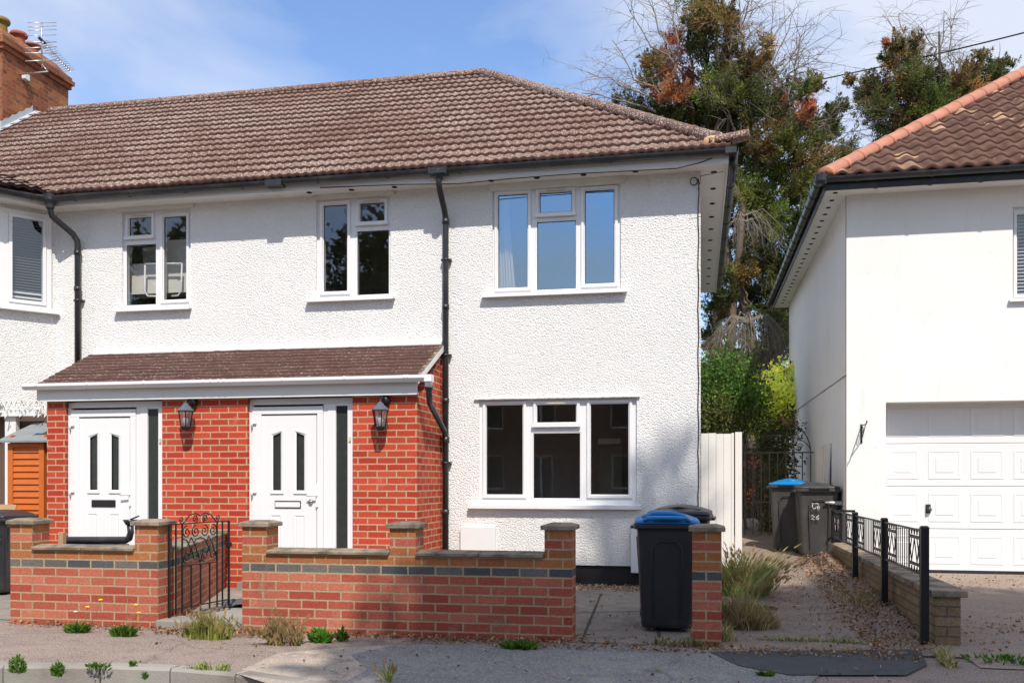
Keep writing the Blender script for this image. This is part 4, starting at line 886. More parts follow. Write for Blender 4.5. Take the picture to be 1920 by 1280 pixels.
# eaves
OY = 12.5; OX = 1.60
mb = MB(); mb.box(OX+.03, 9.6, OY+.05, GH-.002, GEZ, GEZ+.02); mb.box(OX+.03, GXL-.002, GH-.002, GB+.25, GEZ, GEZ+.02); mb.build('soffit', M['soffit'], gh)
for i in range(24): mb = MB(); disc(mb, (OX+.17, 12.75+i*.335, GEZ), .032); mb.build('soffit_vent', M['darkhole'], gh)
for x in (2.25, 2.9, 3.5, 4.1): mb = MB(); disc(mb, (x, OY+.13, GEZ), .032); mb.build('soffit_vent', M['darkhole'], gh)
mb = MB(); mb.box(OX, 9.6, OY+.03, OY+.05, GEZ-.03, GEZ+.13); mb.box(OX, OX+.025, OY+.05, GB+.3, GEZ-.03, GEZ+.13); mb.build('fascia', M['black'], gh)
mb = MB(); mb.box(OX+.1, 9.6, OY+.02, OY+.028, GEZ+.1, GEZ+.185); mb.build('eaves_filler', M['tile_edge'], gh)
mb = MB(); gutter(mb, (OX-.04, OY-.035, GEZ+.115), (9.5, OY-.035, GEZ+.12), .062); gutter(mb, (OX-.05, OY-.03, GEZ+.115), (OX-.05, GB+.3, GEZ+.10), .062, clips=.5)
mb.lathe([(.06, -.09), (.085, -.05), (.085, .03)], (OX-.04, OY-.03, GEZ+.12), 12); mb.build('gutter', M['black'], gh)
GP_ = .72; gu = Vector((0, 1, GP_)).normalized(); hipc2 = (OX, OY, 0); hn2 = Vector((-1, 1, 0)).normalized()
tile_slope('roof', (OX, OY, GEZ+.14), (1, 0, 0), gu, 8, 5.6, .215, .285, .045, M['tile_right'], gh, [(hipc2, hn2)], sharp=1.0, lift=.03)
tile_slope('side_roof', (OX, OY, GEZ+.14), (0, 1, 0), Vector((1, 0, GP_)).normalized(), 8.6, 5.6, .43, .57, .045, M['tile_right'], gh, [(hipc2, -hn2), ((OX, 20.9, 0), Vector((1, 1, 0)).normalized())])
ridge_run('hip_tiles', (OX+.02, OY+.02, GEZ+.17), (OX+4.4, OY+4.4, GEZ+.17+4.38*GP_+.02), .12, .36, M['terracotta'], gh, flare=.008)
# hanging-basket bracket, tap, wall hook
t = thing('basket_bracket', (PX(1615, GH), GH, PZ(1615, 812, GH)), 'empty black hanging basket bracket on the white wall beside the garage', 'bracket')
x, y, z = t.location; mb = MB(); mb.box(x-.012, x+.012, y-.012, y-.001, z-.13, z+.12)
mb.bar((x, y-.01, z+.10), (x, y-.36, z+.10), .012); mb.bar((x, y-.01, z-.10), (x, y-.30, z+.09), .01); mb.tube([(x, y-.10+.04*math.cos(a), z+.04+.04*math.sin(a)) for a in [i*.5 for i in range(13)]], .005, 5); mb.tube([(x, y-.36, z+.1), (x, y-.38, z+.12), (x, y-.40, z+.14), (x, y-.42, z+.12)], .007, 6)
mb.build('arm', M['iron'], t)
mb = MB(); p = PT(1578, 943, 13.1); mb.tube([(GXL-.002, 13.2, p.z), (GXL-.12, 13.2, p.z), (GXL-.24, 13.15, p.z+.01)], [.035, .03, .012], 8); tag(mb.build('outdoor_tap', M['alum']), 'small grey pipe stub poking from the white side wall above the bins', 'tap')
mb = MB(); p = PT(1566, 980, 13.0); mb.tube([p, p+Vector((.07, .1, .02)), Vector((GXL-.02, 13.2, p.z+.03))], .012, 6)
P = [Vector((GXL-.04, 13.15, p.z+.02))]+[Vector((GXL-.04-.01*math.sin(i), 13.12, p.z-i*.09)) for i in range(1, 9)]; mb.tube(P, .009, 5); tag(mb.build('hose', M['iron']), 'thin black hose hanging down the white wall behind the charcoal bin', 'hose')
# cream boards leaning on the side wall
mb = MB()
for i, (y, w_) in enumerate(((14.3, .24), (14.62, .2), (14.9, .3))): mb.prism([(GXL-.11, y, .15), (GXL-.11, y+w_, .15), (GXL-.035, y+w_, 1.78), (GXL-.035, y, 1.78)], (.03, 0, 0))
tag(mb.build('board', M['cream_timber']), 'cream painted boards propped on the white side wall behind the bins', 'boards')
# ------------------------------------------------------------------ white fence panel & side gate
fp = thing('fence_panel', (.27, 10.97, 0), 'cream painted closeboard fence panel between the house corner and the side gate', 'fence')
fx1 = PX(1391, 10.95); ft = PZ(1350, 812, 10.95)
mb = MB(); xx = XR+.006; i = 0
while xx < fx1-.09:
    w_ = min(.085, fx1-.085-xx); mb.box(xx, xx+w_-.003, 10.95+(i % 2)*.004, 10.97+(i % 2)*.004, .05, ft+random.uniform(-.012, .004)); xx += w_; i += 1
mb.build('boards', M['cream_timber'], fp)
mb = MB(); mb.box(fx1-.075, fx1, 10.93, 11.0, 0, ft+.012); mb.build('post', M['cream_timber'], fp)
SG = 16.3
sg = thing('side_gate', (1.3, SG, .3), 'arched thin iron side gate half hidden by ivy between the houses', 'gate')
gx_a, gx_b = PX(1397, SG), PX(1520, SG); mb = MB(); ztp, zmd = PZ(1450, 848, SG), PZ(1450, 941, SG); W = gx_b-gx_a
for k in range(9): x = gx_a+W*k/8; mb.bar((x, SG, .32), (x, SG, ztp), .018)
mb.bar((gx_a, SG, ztp), (gx_b+.05, SG, ztp), .022); mb.bar((gx_a, SG, zmd), (gx_b, SG, zmd), .022); mb.build('gate_bars', M['rustiron'], sg)
mb = MB(); c = (gx_a+gx_b)/2; zt_ = PZ(1480, 793, SG)
mb.tube([(c+W/2*math.cos(a), SG, ztp+(zt_-ztp)*1.12*math.sin(a)) for a in [math.pi*k/20 for k in range(21)]], .011, 6); mb.tube([(c+W/2*math.cos(a), SG, ztp+(zt_-ztp)*.6*math.sin(a)) for a in [math.pi*k/20 for k in range(21)]], .008, 6)
for sx in (-1, 1): mb.tube([(c+sx*W*.34+.05*(1-i/20)*math.cos(i*.6), SG, ztp+.09+.07*(1-i/20)*math.sin(i*.6)) for i in range(20)], .007, 5)
mb.build('arch', M['rustiron'], sg)
# dark close-board fence along the back path
mb = MB()
for i in range(14): x = .64+i*.1; mb.box(x, x+.095, 22.5, 22.53, .2, 2.0)
tag(mb.build('garden_fence', M['dark_timber']), 'dark timber fence in shade beyond the side gate', 'fence')
# ------------------------------------------------------------------ wheelie bins
def rrect(w_, d_, r, z, n=4, cy=0):
    pts = []
    for cx, cy_, a0 in ((w_/2-r, d_/2-r, 0), (-w_/2+r, d_/2-r, 90), (-w_/2+r, -d_/2+r, 180), (w_/2-r, -d_/2+r, 270)):
        for k in range(n+1): a = rad(a0+90*k/n); pts.append((cx+r*math.cos(a), cy+cy_+r*math.sin(a), z))
    return pts
def wheelie(loc, rz, label, group, body, lid, s=1.0, scoop=False, name='wheelie_bin'):
    t = thing(name, loc, label, 'wheelie bin', group, rz); 
    def fin(mb, nm, m, bev=0, par=None):
        mb.v = [(x*s, y*s, z*s) for x, y, z in mb.v]; o = mb.build(nm, m, None, bevel=bev); o.parent = par or t; return o
    mb = MB(); mb.smooth = False
    mb.loft([rrect(.44, .50, .05, .03, cy=-.02), rrect(.46, .52, .05, .06, cy=-.02), rrect(.485, .555, .05, .30, cy=-.015), rrect(.50, .575, .05, .5, cy=-.01), rrect(.535, .63, .05, .90, cy=0), rrect(.545, .645, .05, .93), rrect(.545, .645, .05, .95)])
    # moulded arch panel on the front and ribs
    yfr = lambda z: -.27-.022-(z-.06)*.055
    mb.tube([(-.12, yfr(.12), .12), (-.135, yfr(.6)-.004, .6), (-.13, yfr(.76)-.004, .76), (-.08, yfr(.82)-.004, .82), (.08, yfr(.82)-.004, .82), (.13, yfr(.76)-.004, .76), (.135, yfr(.6)-.004, .6), (.12, yfr(.12), .12)], .009, 6)
    for sx in (-1, 1): mb.prism([(sx*.222, -.2, .1), (sx*.222, .1, .1), (sx*.268, .12, .85), (sx*.268, -.24, .85)], (sx*.008, 0, 0))
    fin(mb, 'body', body, .004)
    mb = MB(); mb.loft([rrect(.585, .70, .06, .925), rrect(.60, .72, .06, .935), rrect(.60, .72, .06, .965), rrect(.57, .68, .05, .975)])
    mb.box(-.33, -.28, -.20, .18, .925, .95); mb.box(.28, .33, -.2, .18, .925, .95)
    fin(mb, 'rim', body, .004)
    mb = MB(); mb.smooth = True
    hh = .055
    rings = [rrect(.575, .70, .06, .972, cy=-.0), rrect(.585, .71, .06, .985), rrect(.57, .69, .07, 1.005)]
    def dome(w_, d_, z0, a): return [(x, y, z0+a*math.cos(x/.6*math.pi)*(.6+.4*(y+.35)/.7)+.02*(y+.35)) for x, y, _ in rrect(w_, d_, min(.08, w_*.3), 0)]
    rings += [dome(.50, .62, 1.0, .03), dome(.36, .46, 1.01, .045), dome(.16, .22, 1.015, .052)]
    mb.loft(rings); lo = fin(mb, 'lid', lid)
    mb = MB()
    if scoop:
        mb.tube([(-.20, -.34, 1.0), (-.17, -.38, 1.025), (0, -.395, 1.03), (.17, -.38, 1.025), (.20, -.34, 1.0)], [.02, .022, .018, .022, .02], 8)
        mb.tube([(-.22, -.18, 1.025), (-.12, -.22, 1.06), (.05, -.22, 1.06), (.16, -.2, 1.04)], [.02, .028, .028, .018], 8)
        hol = MB()
        for cx_, cy_ in ((0, -.365), (-.03, -.20)): hol.loft([[(cx_+a_*math.cos(k*math.pi/6), cy_+.028*math.sin(k*math.pi/6), z_) for k in range(12)] for a_, z_ in ((.13, 1.0), (.125, 1.062 if cy_ > -.3 else 1.036))])
        fin(hol, 'grip_recess', M['black'])
    else: mb.box(-.14, .14, -.385, -.34, .972, .995); mb.tube([(-.2, -.2, 1.02), (0, -.23, 1.045), (.2, -.2, 1.02)], .012, 6)
    fin(mb, 'lid_grip', lid, 0, None)
    mb = MB(); mb.tube([(-.25, .38, .97), (-.25, .42, .985), (.25, .42, .985), (.25, .38, .97)], .014, 8); fin(mb, 'handle', body)
    for sx in (-1, 1):
        mb = MB(); mb.tube([(sx*.20, .27, .10), (sx*.245, .27, .10)], [.10, .10], 18); mb.tube([(sx*.19, .27, .10), (sx*.255, .27, .10)], [.05, .05], 12); fin(mb, 'wheel', M['black'], .008)
    return t
def strokes(segs, r, m, parent, name):
    mb = MB()
    for sg in segs: mb.tube(sg, r, 4)
    o = mb.build(name, m, None); o.parent = parent; return o
p = GP(1248, 1188)
wheelie((p.x, p.y+.30, .012), rad(2), 'black wheelie bin with a bright blue lid beside the single brick pier', None, M['bin'], M['blue'], .90, True)
wheelie((p.x+.10, p.y+.98, .012), rad(-3), 'black wheelie bin with a dark lid standing behind the bright blue lid', None, M['bin'], M['bin'], .945)
zb_ = zpath(0, 13.3)
B1 = wheelie((PX(1534, 13.25), 13.5, zb_+.0), rad(1), 'charcoal wheelie bin with scrawled white numerals against the white side wall', 'charcoal bins by the white side wall', M['bin2'], M['bin2'], .96)
# white marks: council emblem blot and hand-painted number 26
f = lambda x, z: (x-.06, -.300-(z-.06)*.052-.006, z)
strokes([[f(-.03, .72), f(-.035, .69), f(-.01, .66), f(.02, .68)], [f(.0, .73), f(.04, .735), f(.05, .70)], [f(.035, .70), f(.04, .63)], [f(.055, .70), f(.055, .64)], [f(-.04, .735), f(-.01, .73)]], .0055, M['paintmark'], B1, 'emblem')
strokes([[f(-.05, .555), f(-.03, .575), f(-.005, .56), f(-.045, .52), f(-.005, .515)], [f(.055, .575), f(.02, .55), f(.02, .525), f(.045, .515), f(.055, .535), f(.03, .545)]], .005, M['paintmark'], B1, 'painted_number')
mb = MB(); mb.box(.24, .27, -.29, -.26, .40, .45); o = mb.build('orange_clip', M['orange_plastic'], None); o.parent = B1
wheelie((PX(1486, 13.8), 14.15, zpath(0, 14)), rad(-8), 'charcoal wheelie bin with a small blue lid tucked behind the numbered bin', 'charcoal bins by the white side wall', M['bin2'], M['blue'], .98)
LB = wheelie((PX(-38, 8.6), 8.9, .01), rad(6), 'black wheelie bin with a white letter cut by the left edge of the photo', None, M['bin'], M['bin'], .85)
strokes([[(.15, -.297, .60), (.15, -.297, .70)], [(.19, -.297, .668), (.152, -.297, .632)], [(.163, -.297, .64), (.193, -.297, .60)]], .007, M['paintmark'], LB, 'letter')
# ------------------------------------------------------------------ orange shed and boards
SX0, SX1 = PX(14, 9.95), PX(82, 9.95); shz = PZ(50, 830, 9.95)
sh = thing('garden_store', ((SX0+SX1)/2, 10.1, 0), 'small orange slatted timber store with a grey felt roof left of the porch', 'garden store')
mb = MB(); ys = 9.95
mb.box(SX0, SX0+.07, ys, ys+.04, 0, shz); mb.box(SX1-.07, SX1, ys, ys+.04, 0, shz); mb.box(SX0, SX1, ys+.012, ys+.03, 0, .1); mb.box(SX0+.07, SX1-.07, ys+.0, ys+.03, shz-.05, shz)
mb.box(SX0, SX0+.03, ys+.04, ys+.55, 0, shz+.1); mb.box(SX1-.03, SX1, ys+.04, ys+.55, 0, shz+.1); mb.build('frame', M['orange_wood'], sh, bevel=.003)
mb = MB(); z = .1
while z < shz-.06:
    mb.prism([(SX0+.07, ys+.03, z), (SX0+.07, ys+.008, z), (SX0+.07, ys+.026, min(z+.076, shz-.05)), (SX0+.07, ys+.03, min(z+.076, shz-.05))], (SX1-SX0-.14, 0, 0)); z += .078
mb.build('slats', M['orange_wood'], sh)
rz0 = PZ(45, 829, ys-.06); rz1 = rz0+.26; xo0, xo1 = PX(-6, ys-.06), xa-.015
mb = MB(); mb.prism([(xo0, ys-.07, rz0), (xo0, ys-.07, rz0+.022), (xo0+.0, ys+.60, rz1+.022), (xo0, ys+.60, rz1)], (xo1-xo0, 0, 0)); mb.build('felt_roof', M['felt'], sh)
tz = (rz1-rz0)/.67; mb = MB(); mb.add([(xo1-.26, ys+.22, rz0+.024+tz*.29), (xo1-.002, ys+.22, rz0+.024+tz*.29), (xo1-.002, ys+.44, rz0+.024+tz*.51), (xo1-.18, ys+.44, rz0+.024+tz*.51)], [(0, 1, 2, 3)]); mb.build('felt_patch', M['felt_dark'], sh, fix=False)
mb = MB(); p = PT(4, 957, 9.6); mb.prism([(p.x-.35, 9.5, .02), (p.x+.02, 9.5, .02), (p.x+.07, 9.75, .95), (p.x-.35, 9.75, .95)], (0, .015, 0)); mb.prism([(p.x-.3, 9.55, .02), (p.x+.12, 9.55, .02), (p.x+.10, 9.7, .62), (p.x-.3, 9.7, .7)], (0, .02, 0))
tag(mb.build('leaning_board', M['timber']), 'bare timber boards leaning beside the orange store', 'boards')
# timber stub and cut black pipe behind the left garden wall
mb = MB(); x = PX(116, 7.6); mb.box(x-.025, x+.025, 7.58, 7.63, 0, .76); tag(mb.build('timber_stake', M['timber'], bevel=.003), 'short square timber stake standing behind the left garden wall', 'stake')
mb = MB(); a = PT(124, 1012, 7.75); b = PT(236, 1012, 7.75); mb.tube([a, b, b+Vector((.035, 0, .02)), b+Vector((.05, 0, .07)), b+Vector((.045, 0, .14))], [.035, .035, .033, .03, .032], 10); c = b+Vector((.045, 0, .14))
mb.tube([c, c+Vector((0, 0, .05))], [.04, .07], 10); mb.box(a.x-.04, b.x, 7.70, 7.80, a.z-.065, a.z-.03); mb.tube([c+Vector((.0, 0, .05)), c+Vector((.09, 0, .085))], .008, 5)
for qx in (a.x+.1, b.x-.1): mb.box(qx-.02, qx+.02, 7.73, 7.77, 0, a.z-.03)
tag(mb.build('gutter_offcut', M['black']), 'black gutter offcut with an upturned pipe end lying behind the left garden wall', 'pipe')
# ------------------------------------------------------------------ overhead wires (behind the trees)
def wire(name, p, q, sag, r, label):
    mb = MB(); P = [p.lerp(q, i/16)-Vector((0, 0, sag*4*(i/16)*(1-i/16))) for i in range(17)]; mb.tube(P, r, 5); tag(mb.build(name, M['iron']), label, 'cable', 'telephone cables in the sky')
wire('telephone_cable', PT(1420, 172, 34), PT(2100, 15, 26), .12, .022, 'thick black telephone cable crossing the sky above the right house')
wire('telephone_cable', PT(1420, 275, 38), PT(2000, 170, 34), .1, .014, 'thin lower telephone cable glimpsed between the two conifers')
# ------------------------------------------------------------------ opposite side of the street (seen in the panes)
op = thing('brick_terrace', (0, -13, 0), 'dark brick terrace across the street mirrored in the ground floor windows', 'house')
mb = MB(); holes = []
for k in range(7):
    x = -20+k*5.6
    holes += [(x, x+1.5, .9, 2.2), (x, x+1.5, 3.2, 4.4), (x+2.5, x+3.4, .1, 2.2), (x+2.4, x+3.5, 3.3, 4.4)]
HW = MB(); holes_wall(HW, -22, 18, 0, 4.8, -13, holes, -.15); HW.build('wall', M['far_brick'], op, fix=False)
mb = MB(); mb.prism([(-22.3, -12.7, 4.8), (-22.3, -16.5, 7.2), (-22.3, -20, 4.8)], (40.6, 0, 0)); mb.build('roof', M['porch_tile'], op)
mb = MB()
for a, b, c, d in holes: mb.box(a, b, -13.14, -13.1, c, c+.06); mb.box(a, b, -13.14, -13.1, d-.06, d); mb.box((a+b)/2-.03, (a+b)/2+.03, -13.14, -13.1, c, d); mb.box(a, a+.05, -13.14, -13.1, c, d); mb.box(b-.05, b, -13.14, -13.1, c, d)
mb.build('window_frame', M['upvc'], op)
mb = MB(); mb.box(-22, 18, -13.4, -13.2, 0, 4.8); mb.build('rooms', M['darkhole'], op)
# ------------------------------------------------------------------ vegetation
def leafmesh(name, C, D, Ln, Wd, T, parent=None, m=None, curl=.25):
    """many small leaf-shaped quads: centre C, direction D, length, width, tint"""
    n = len(C); D = D/np.linalg.norm(D, axis=1)[:, None]
    r = rng.normal(size=(n, 3)); S = np.cross(D, r); S /= np.linalg.norm(S, axis=1)[:, None]+1e-9
    U = np.cross(D, S)
    L = Ln[:, None]; W_ = Wd[:, None]
    V = np.empty((n, 4, 3)); V[:, 0] = C-D*L*.5; V[:, 1] = C+S*W_*.5+U*L*curl*.2; V[:, 2] = C+D*L*.5-U*L*curl*.3; V[:, 3] = C-S*W_*.5+U*L*curl*.2
    off = np.zeros(3); p = parent
    while p is not None: off += np.array(p.location); p = p.parent
    V = (V-off).reshape(-1, 3)
    me = bpy.data.meshes.new(name); me.vertices.add(n*4); me.vertices.foreach_set('co', V.astype(np.float32).ravel())
    me.loops.add(n*4); me.loops.foreach_set('vertex_index', np.arange(n*4, dtype=np.int32)); me.polygons.add(n)
    me.polygons.foreach_set('loop_start', np.arange(0, n*4, 4, dtype=np.int32)); me.polygons.foreach_set('loop_total', np.full(n, 4, dtype=np.int32))
    at = me.color_attributes.new('tint', 'FLOAT_COLOR', 'POINT')
    T4 = np.concatenate([np.repeat(T, 4, axis=0), np.ones((n*4, 1))], axis=1); at.data.foreach_set('color', T4.astype(np.float32).ravel())
    me.materials.append(m or M['leaf']); me.update(calc_edges=True); me.validate()
    o = bpy.data.objects.new(name, me); col.objects.link(o)
    if parent: o.parent = parent
    return o
KC = {'g': (.068, .085, .030), 'd': (.045, .055, .023), 'b': (.080, .105, .028), 'r': (.21, .090, .050), 'o': (.17, .10, .035), 'w': (.10, .080, .035), 'p': (.28, .13, .08), 'y': (.46, .49, .11), 'l': (.06, .12, .03), 't': (.20, .16, .09)}
def sprays(clumps, dens, drop=.15, leaf=(.16, .045), fr=7):
    """clumps: (centre, radius, kind). Sub-divided in fronds, each frond a plume of scale leaves"""
    C, D, L, W_, T = [], [], [], [], []
    for c, r, kind in clumps:
        nf = max(4, int(dens*r*r)); c = np.array(c)
        base = np.array(KC[kind])
        for _ in range(nf):
            v = rng.normal(size=3); v /= np.linalg.norm(v); q = rng.random()**.45
            p = c+v*r*q*np.array([1, 1, .85])
            d = v*1.0+rng.normal(size=3)*.45+np.array([0, 0, .25-drop]); d /= np.linalg.norm(d)
            ln = r*rng.uniform(.3, .7)+.12; tint = base*2.1*rng.uniform(.5, 1.6)*np.array([rng.uniform(.85, 1.25), 1, rng.uniform(.8, 1.1)])
            if rng.random() < .06: tint = np.array(KC['w'])
            k = fr; t = np.linspace(0, 1, k)
            pts = p+np.outer(t, d*ln)+np.outer(t**2, [0, 0, -drop*ln*.8])+rng.normal(size=(k, 3))*.035*(1+2*ln)
            C.append(pts); dd = d+rng.normal(size=(k, 3))*.42; D.append(dd); L.append(leaf[0]*rng.uniform(.6, 1.3, k)); W_.append(leaf[1]*rng.uniform(.6, 1.4, k)); T.append(np.tile(tint, (k, 1))*rng.uniform(.8, 1.2, (k, 1)))
    return [np.concatenate(x) for x in (C, D, L, W_, T)]
def plumes(clumps, dens, leaf, npl=9):
    C, D, L, W_, T = [], [], [], [], []
    for c, r, kind in clumps:
        c = np.array(c); base = np.array(KC[kind])*2.15; k = npl+int(rng.integers(4)); m = int(dens*r*r/k)+10
        for _ in range(k):
            v = rng.normal(size=3)*np.array([1, .9, .7])+np.array([0, 0, .55]); v /= np.linalg.norm(v); Lp = r*rng.uniform(.6, 1.5)
            o = c-v*Lp*.25+rng.normal(size=3)*r*.28; t = rng.random(m)**.8; rad_ = rng.normal(size=(m, 3)); rad_ -= np.outer(rad_@v, v); rad_ /= np.linalg.norm(rad_, axis=1)[:, None]+1e-9
            wdt = Lp*.26*np.sin(np.pi*np.clip(t*.85+.12, 0, 1))**.8*np.sqrt(rng.random(m)); tw = np.sin(t*9+rng.random()*6)*.25
            C.append(o+np.outer(t*Lp, v)+rad_*(wdt*(1+tw))[:, None]+np.outer(t*t*Lp*.12, [0, 0, 1])); D.append(v+rad_*.75+rng.normal(size=(m, 3))*.25)
            L.append(leaf[0]*rng.uniform(.5, 1.4, m)); W_.append(leaf[1]*rng.uniform(.6, 1.4, m)); T.append(np.tile(base*rng.uniform(.45, 1.5)*np.array([rng.uniform(.85, 1.3), 1, rng.uniform(.8, 1.1)]), (m, 1))*rng.uniform(.7, 1.3, (m, 1)))
    return [np.concatenate(x) for x in (C, D, L, W_, T)]
def branchy(mb, p, q, r0, r1, wob=.12, n=7, bend=0):
    p, q = Vector(p), Vector(q); L = (q-p).length; P = []
    for i in range(n):
        t = i/(n-1); o = Vector((random.gauss(0, 1), random.gauss(0, 1), random.gauss(0, .6)))*wob*L*.12*math.sin(math.pi*t); P.append(p.lerp(q, t)+o+Vector((0, 0, bend*L*math.sin(math.pi*t))))
    mb.tube(P, [r0+(r1-r0)*i/(n-1) for i in range(n)], 5, cap=False); return P
def twigs(mb, P, n, ln, r, droop=-.2, lv=1):
    for _ in range(n):
        i = random.randint(1, len(P)-2); a = P[i].lerp(P[i+1], random.random()); d = Vector((random.gauss(0, 1), random.gauss(0, .7), random.gauss(0, .6)+droop)).normalized()+(P[-1]-P[0]).normalized()*.7
        L = ln*random.uniform(.4, 1.1); Q = [a, a+d*L*.35+Vector((0, 0, .02*L)), a+d*L*.7+Vector((0, 0, droop*.1*L)), a+d*L+Vector((0, 0, droop*.35*L))]
        mb.tube(Q, [r, r*.8, r*.55, r*.25], 3, cap=False)
        if lv: twigs(mb, Q, 4, ln*.45, r*.55, droop, lv-1)
def conifer(name, px0, Y, base_px, clumps, dens, label, dead, Z0=.25, trunks=((0, 0),), leaf=(.15, .026), hidden=()):
    t = thing(name, (PX(base_px, Y), Y, Z0), label, 'conifer'); cl = []; lim = MB()
    trs = []
    for dxp, topy in trunks:
        a = Vector((PX(base_px+dxp, Y), Y+random.uniform(-.4, .4), Z0)); b = PT(px0+dxp*.6, topy, Y+random.uniform(-.3, .3)); trs.append((a, b))
    tm = MB()
    for a, b in trs: branchy(tm, a, b, .19, .03, .14, 12)
    for px, py, rp, kind in clumps:
        Yc = Y+random.uniform(-1.3, 1.1); c = PT(px+random.uniform(-6, 6), py+random.uniform(-6, 6), Yc); r = rp*Y/F*1.15
        cl.append((c, r, kind))
        if random.random() < .75: cl.append((PT(px+random.uniform(-26, 26), py+random.uniform(-22, 26), Yc+random.uniform(.2, 1.4)), r*random.uniform(.6, .9), random.choice([kind, 'g', 'w', 'w', 'd'])))
        a, b = min(trs, key=lambda tr: abs(tr[1].x+(tr[0].x-tr[1].x)*.5-c.x)); tt = min(.96, max(.05, (c.z-.35*abs(c.x-a.x)-a.z-.5)/(b.z-a.z))); branchy(lim, a.lerp(b, tt), c, .034, .010, .45, 7, -.03)
        for _ in range(2): o = Vector(rng.normal(size=3))*r*.7; branchy(lim, Vector(c)-o*.2, Vector(c)+o, .016, .004, .6, 4)
    C, D, L, W_, T = plumes(cl, dens*105, (.10, .023), 15)
    tm.build('trunk', M['bark'], t, fix=False); lim.build('limbs', M['bark'], t, fix=False)
    leafmesh('crown', C, D, L, W_, T, t)
    dm = MB()
    for (x0, y0, x1, y1, bend, tw) in dead:
        P = branchy(dm, PT(x0, y0, Y-.3), PT(x1, y1, Y-.3+random.uniform(-.6, .6)), .032, .009, .35, 8, bend); twigs(dm, P, tw*2, .95, .009)
    dm.build('dead_branches', M['deadwood'], t, fix=False)
    return t
A = [(1345, 35, 38, 'w'), (1320, 78, 40, 'd'), (1362, 100, 34, 'w'), (1310, 20, 26, 'g'), (1385, 50, 22, 'o'), (1268, 75, 20, 'r'), (1262, 110, 26, 'r'), (1245, 140, 22, 'r'), (1285, 150, 34, 'r'), (1262, 178, 30, 'r'), (1225, 118, 22, 'w'), (1215, 165, 24, 'w'),
     (1190, 195, 30, 'd'), (1155, 190, 16, 'd'), (1222, 205, 34, 'd'), (1262, 215, 34, 'd'), (1300, 200, 42, 'g'), (1340, 160, 42, 'g'), (1375, 180, 40, 'b'), (1335, 215, 42, 'd'), (1300, 240, 36, 'w'), (1345, 240, 34, 'g'), (1402, 120, 34, 'w'), (1430, 90, 20, 't'), (1398, 150, 30, 'g'),
     (1425, 165, 34, 'w'), (1440, 135, 24, 'w'), (1460, 190, 34, 'g'), (1425, 215, 40, 'd'), (1390, 225, 40, 'g'), (1490, 160, 22, 'w'), (1515, 170, 24, 'g'), (1535, 165, 16, 'w'), (1480, 215, 28, 'r'), (1462, 232, 26, 'p'), (1505, 215, 20, 'r'), (1520, 205, 14, 'r'),
     (1500, 255, 34, 'w'), (1545, 235, 30, 'd'), (1562, 215, 24, 'd'), (1580, 205, 13, 'd'), (1530, 262, 22, 'g'), (1465, 270, 34, 'g'), (1425, 270, 38, 'w'), (1385, 275, 36, 'g'), (1420, 320, 44, 'b'), (1375, 320, 30, 'b'), (1460, 325, 42, 'b'), (1500, 305, 38, 'w'), (1540, 300, 38, 'g'), (1580, 285, 28, 'd'), (1605, 290, 18, 'd'),
     (1510, 345, 40, 'g'), (1545, 340, 30, 'd'), (1400, 365, 44, 'b'), (1445, 375, 44, 'b'), (1490, 385, 44, 'g'), (1385, 405, 40, 'g'), (1430, 425, 46, 'g'), (1470, 430, 44, 'b'), (1500, 440, 40, 'd'), (1395, 455, 38, 'w'), (1440, 475, 44, 'g'), (1380, 512, 26, 'o'), (1360, 500, 20, 'g'), (1405, 500, 34, 'd'), (1450, 520, 42, 'd'), (1480, 500, 36, 'g'),
     (1400, 545, 38, 'd'), (1440, 560, 38, 'd'), (1365, 560, 30, 'd'), (1470, 560, 36, 'd'), (1440, 610, 34, 'g'), (1470, 620, 34, 'd'), (1375, 600, 26, 'd'), (1340, 640, 28, 'g'), (1400, 640, 38, 'd'), (1470, 660, 36, 'd'), (1430, 690, 40, 'd'), (1380, 690, 40, 'd'), (1325, 572, 18, 'd'), (1352, 588, 22, 'w'), (1332, 628, 18, 'd'), (1350, 660, 22, 'r'), (1370, 680, 14, 'r')]
deadA = [(1300, 200, 1180, 20, .05, 12), (1290, 170, 1205, -20, .03, 12), (1280, 120, 1240, -30, .02, 10), (1290, 90, 1290, -30, .0, 8), (1275, 210, 1148, 75, -.1, 14), (1245, 200, 1110, 140, .05, 14), (1230, 210, 1090, 175, .03, 8), (1320, 110, 1335, -20, 0, 8), (1300, 130, 1262, -25, 0, 9),
         (1400, 160, 1385, 0, 0, 10), (1410, 170, 1370, -20, .0, 8), (1420, 190, 1484, 30, -.08, 10), (1440, 180, 1500, 80, .02, 10), (1450, 160, 1532, 110, .02, 10), (1400, 130, 1408, 5, .0, 8), (1390, 110, 1412, -30, .0, 8), (1480, 260, 1500, 60, .02, 10), (1460, 160, 1440, 60, 0, 6), (1520, 260, 1575, 195, .02, 8), (1540, 300, 1600, 240, 0, 6), (1390, 200, 1360, 70, 0, 8), (1440, 260, 1425, 120, 0, 10), (1430, 300, 1445, 200, 0, 10), (1380, 250, 1350, 150, 0, 8), (1490, 300, 1475, 200, 0, 8)]
conifer('conifer_tree', 1360, 25, 1410, A, 62, 'tall half-dead conifer with rust-brown patches rising between the two houses', deadA, trunks=((-30, 20), (20, 60), (-62, -30), (70, 180)))
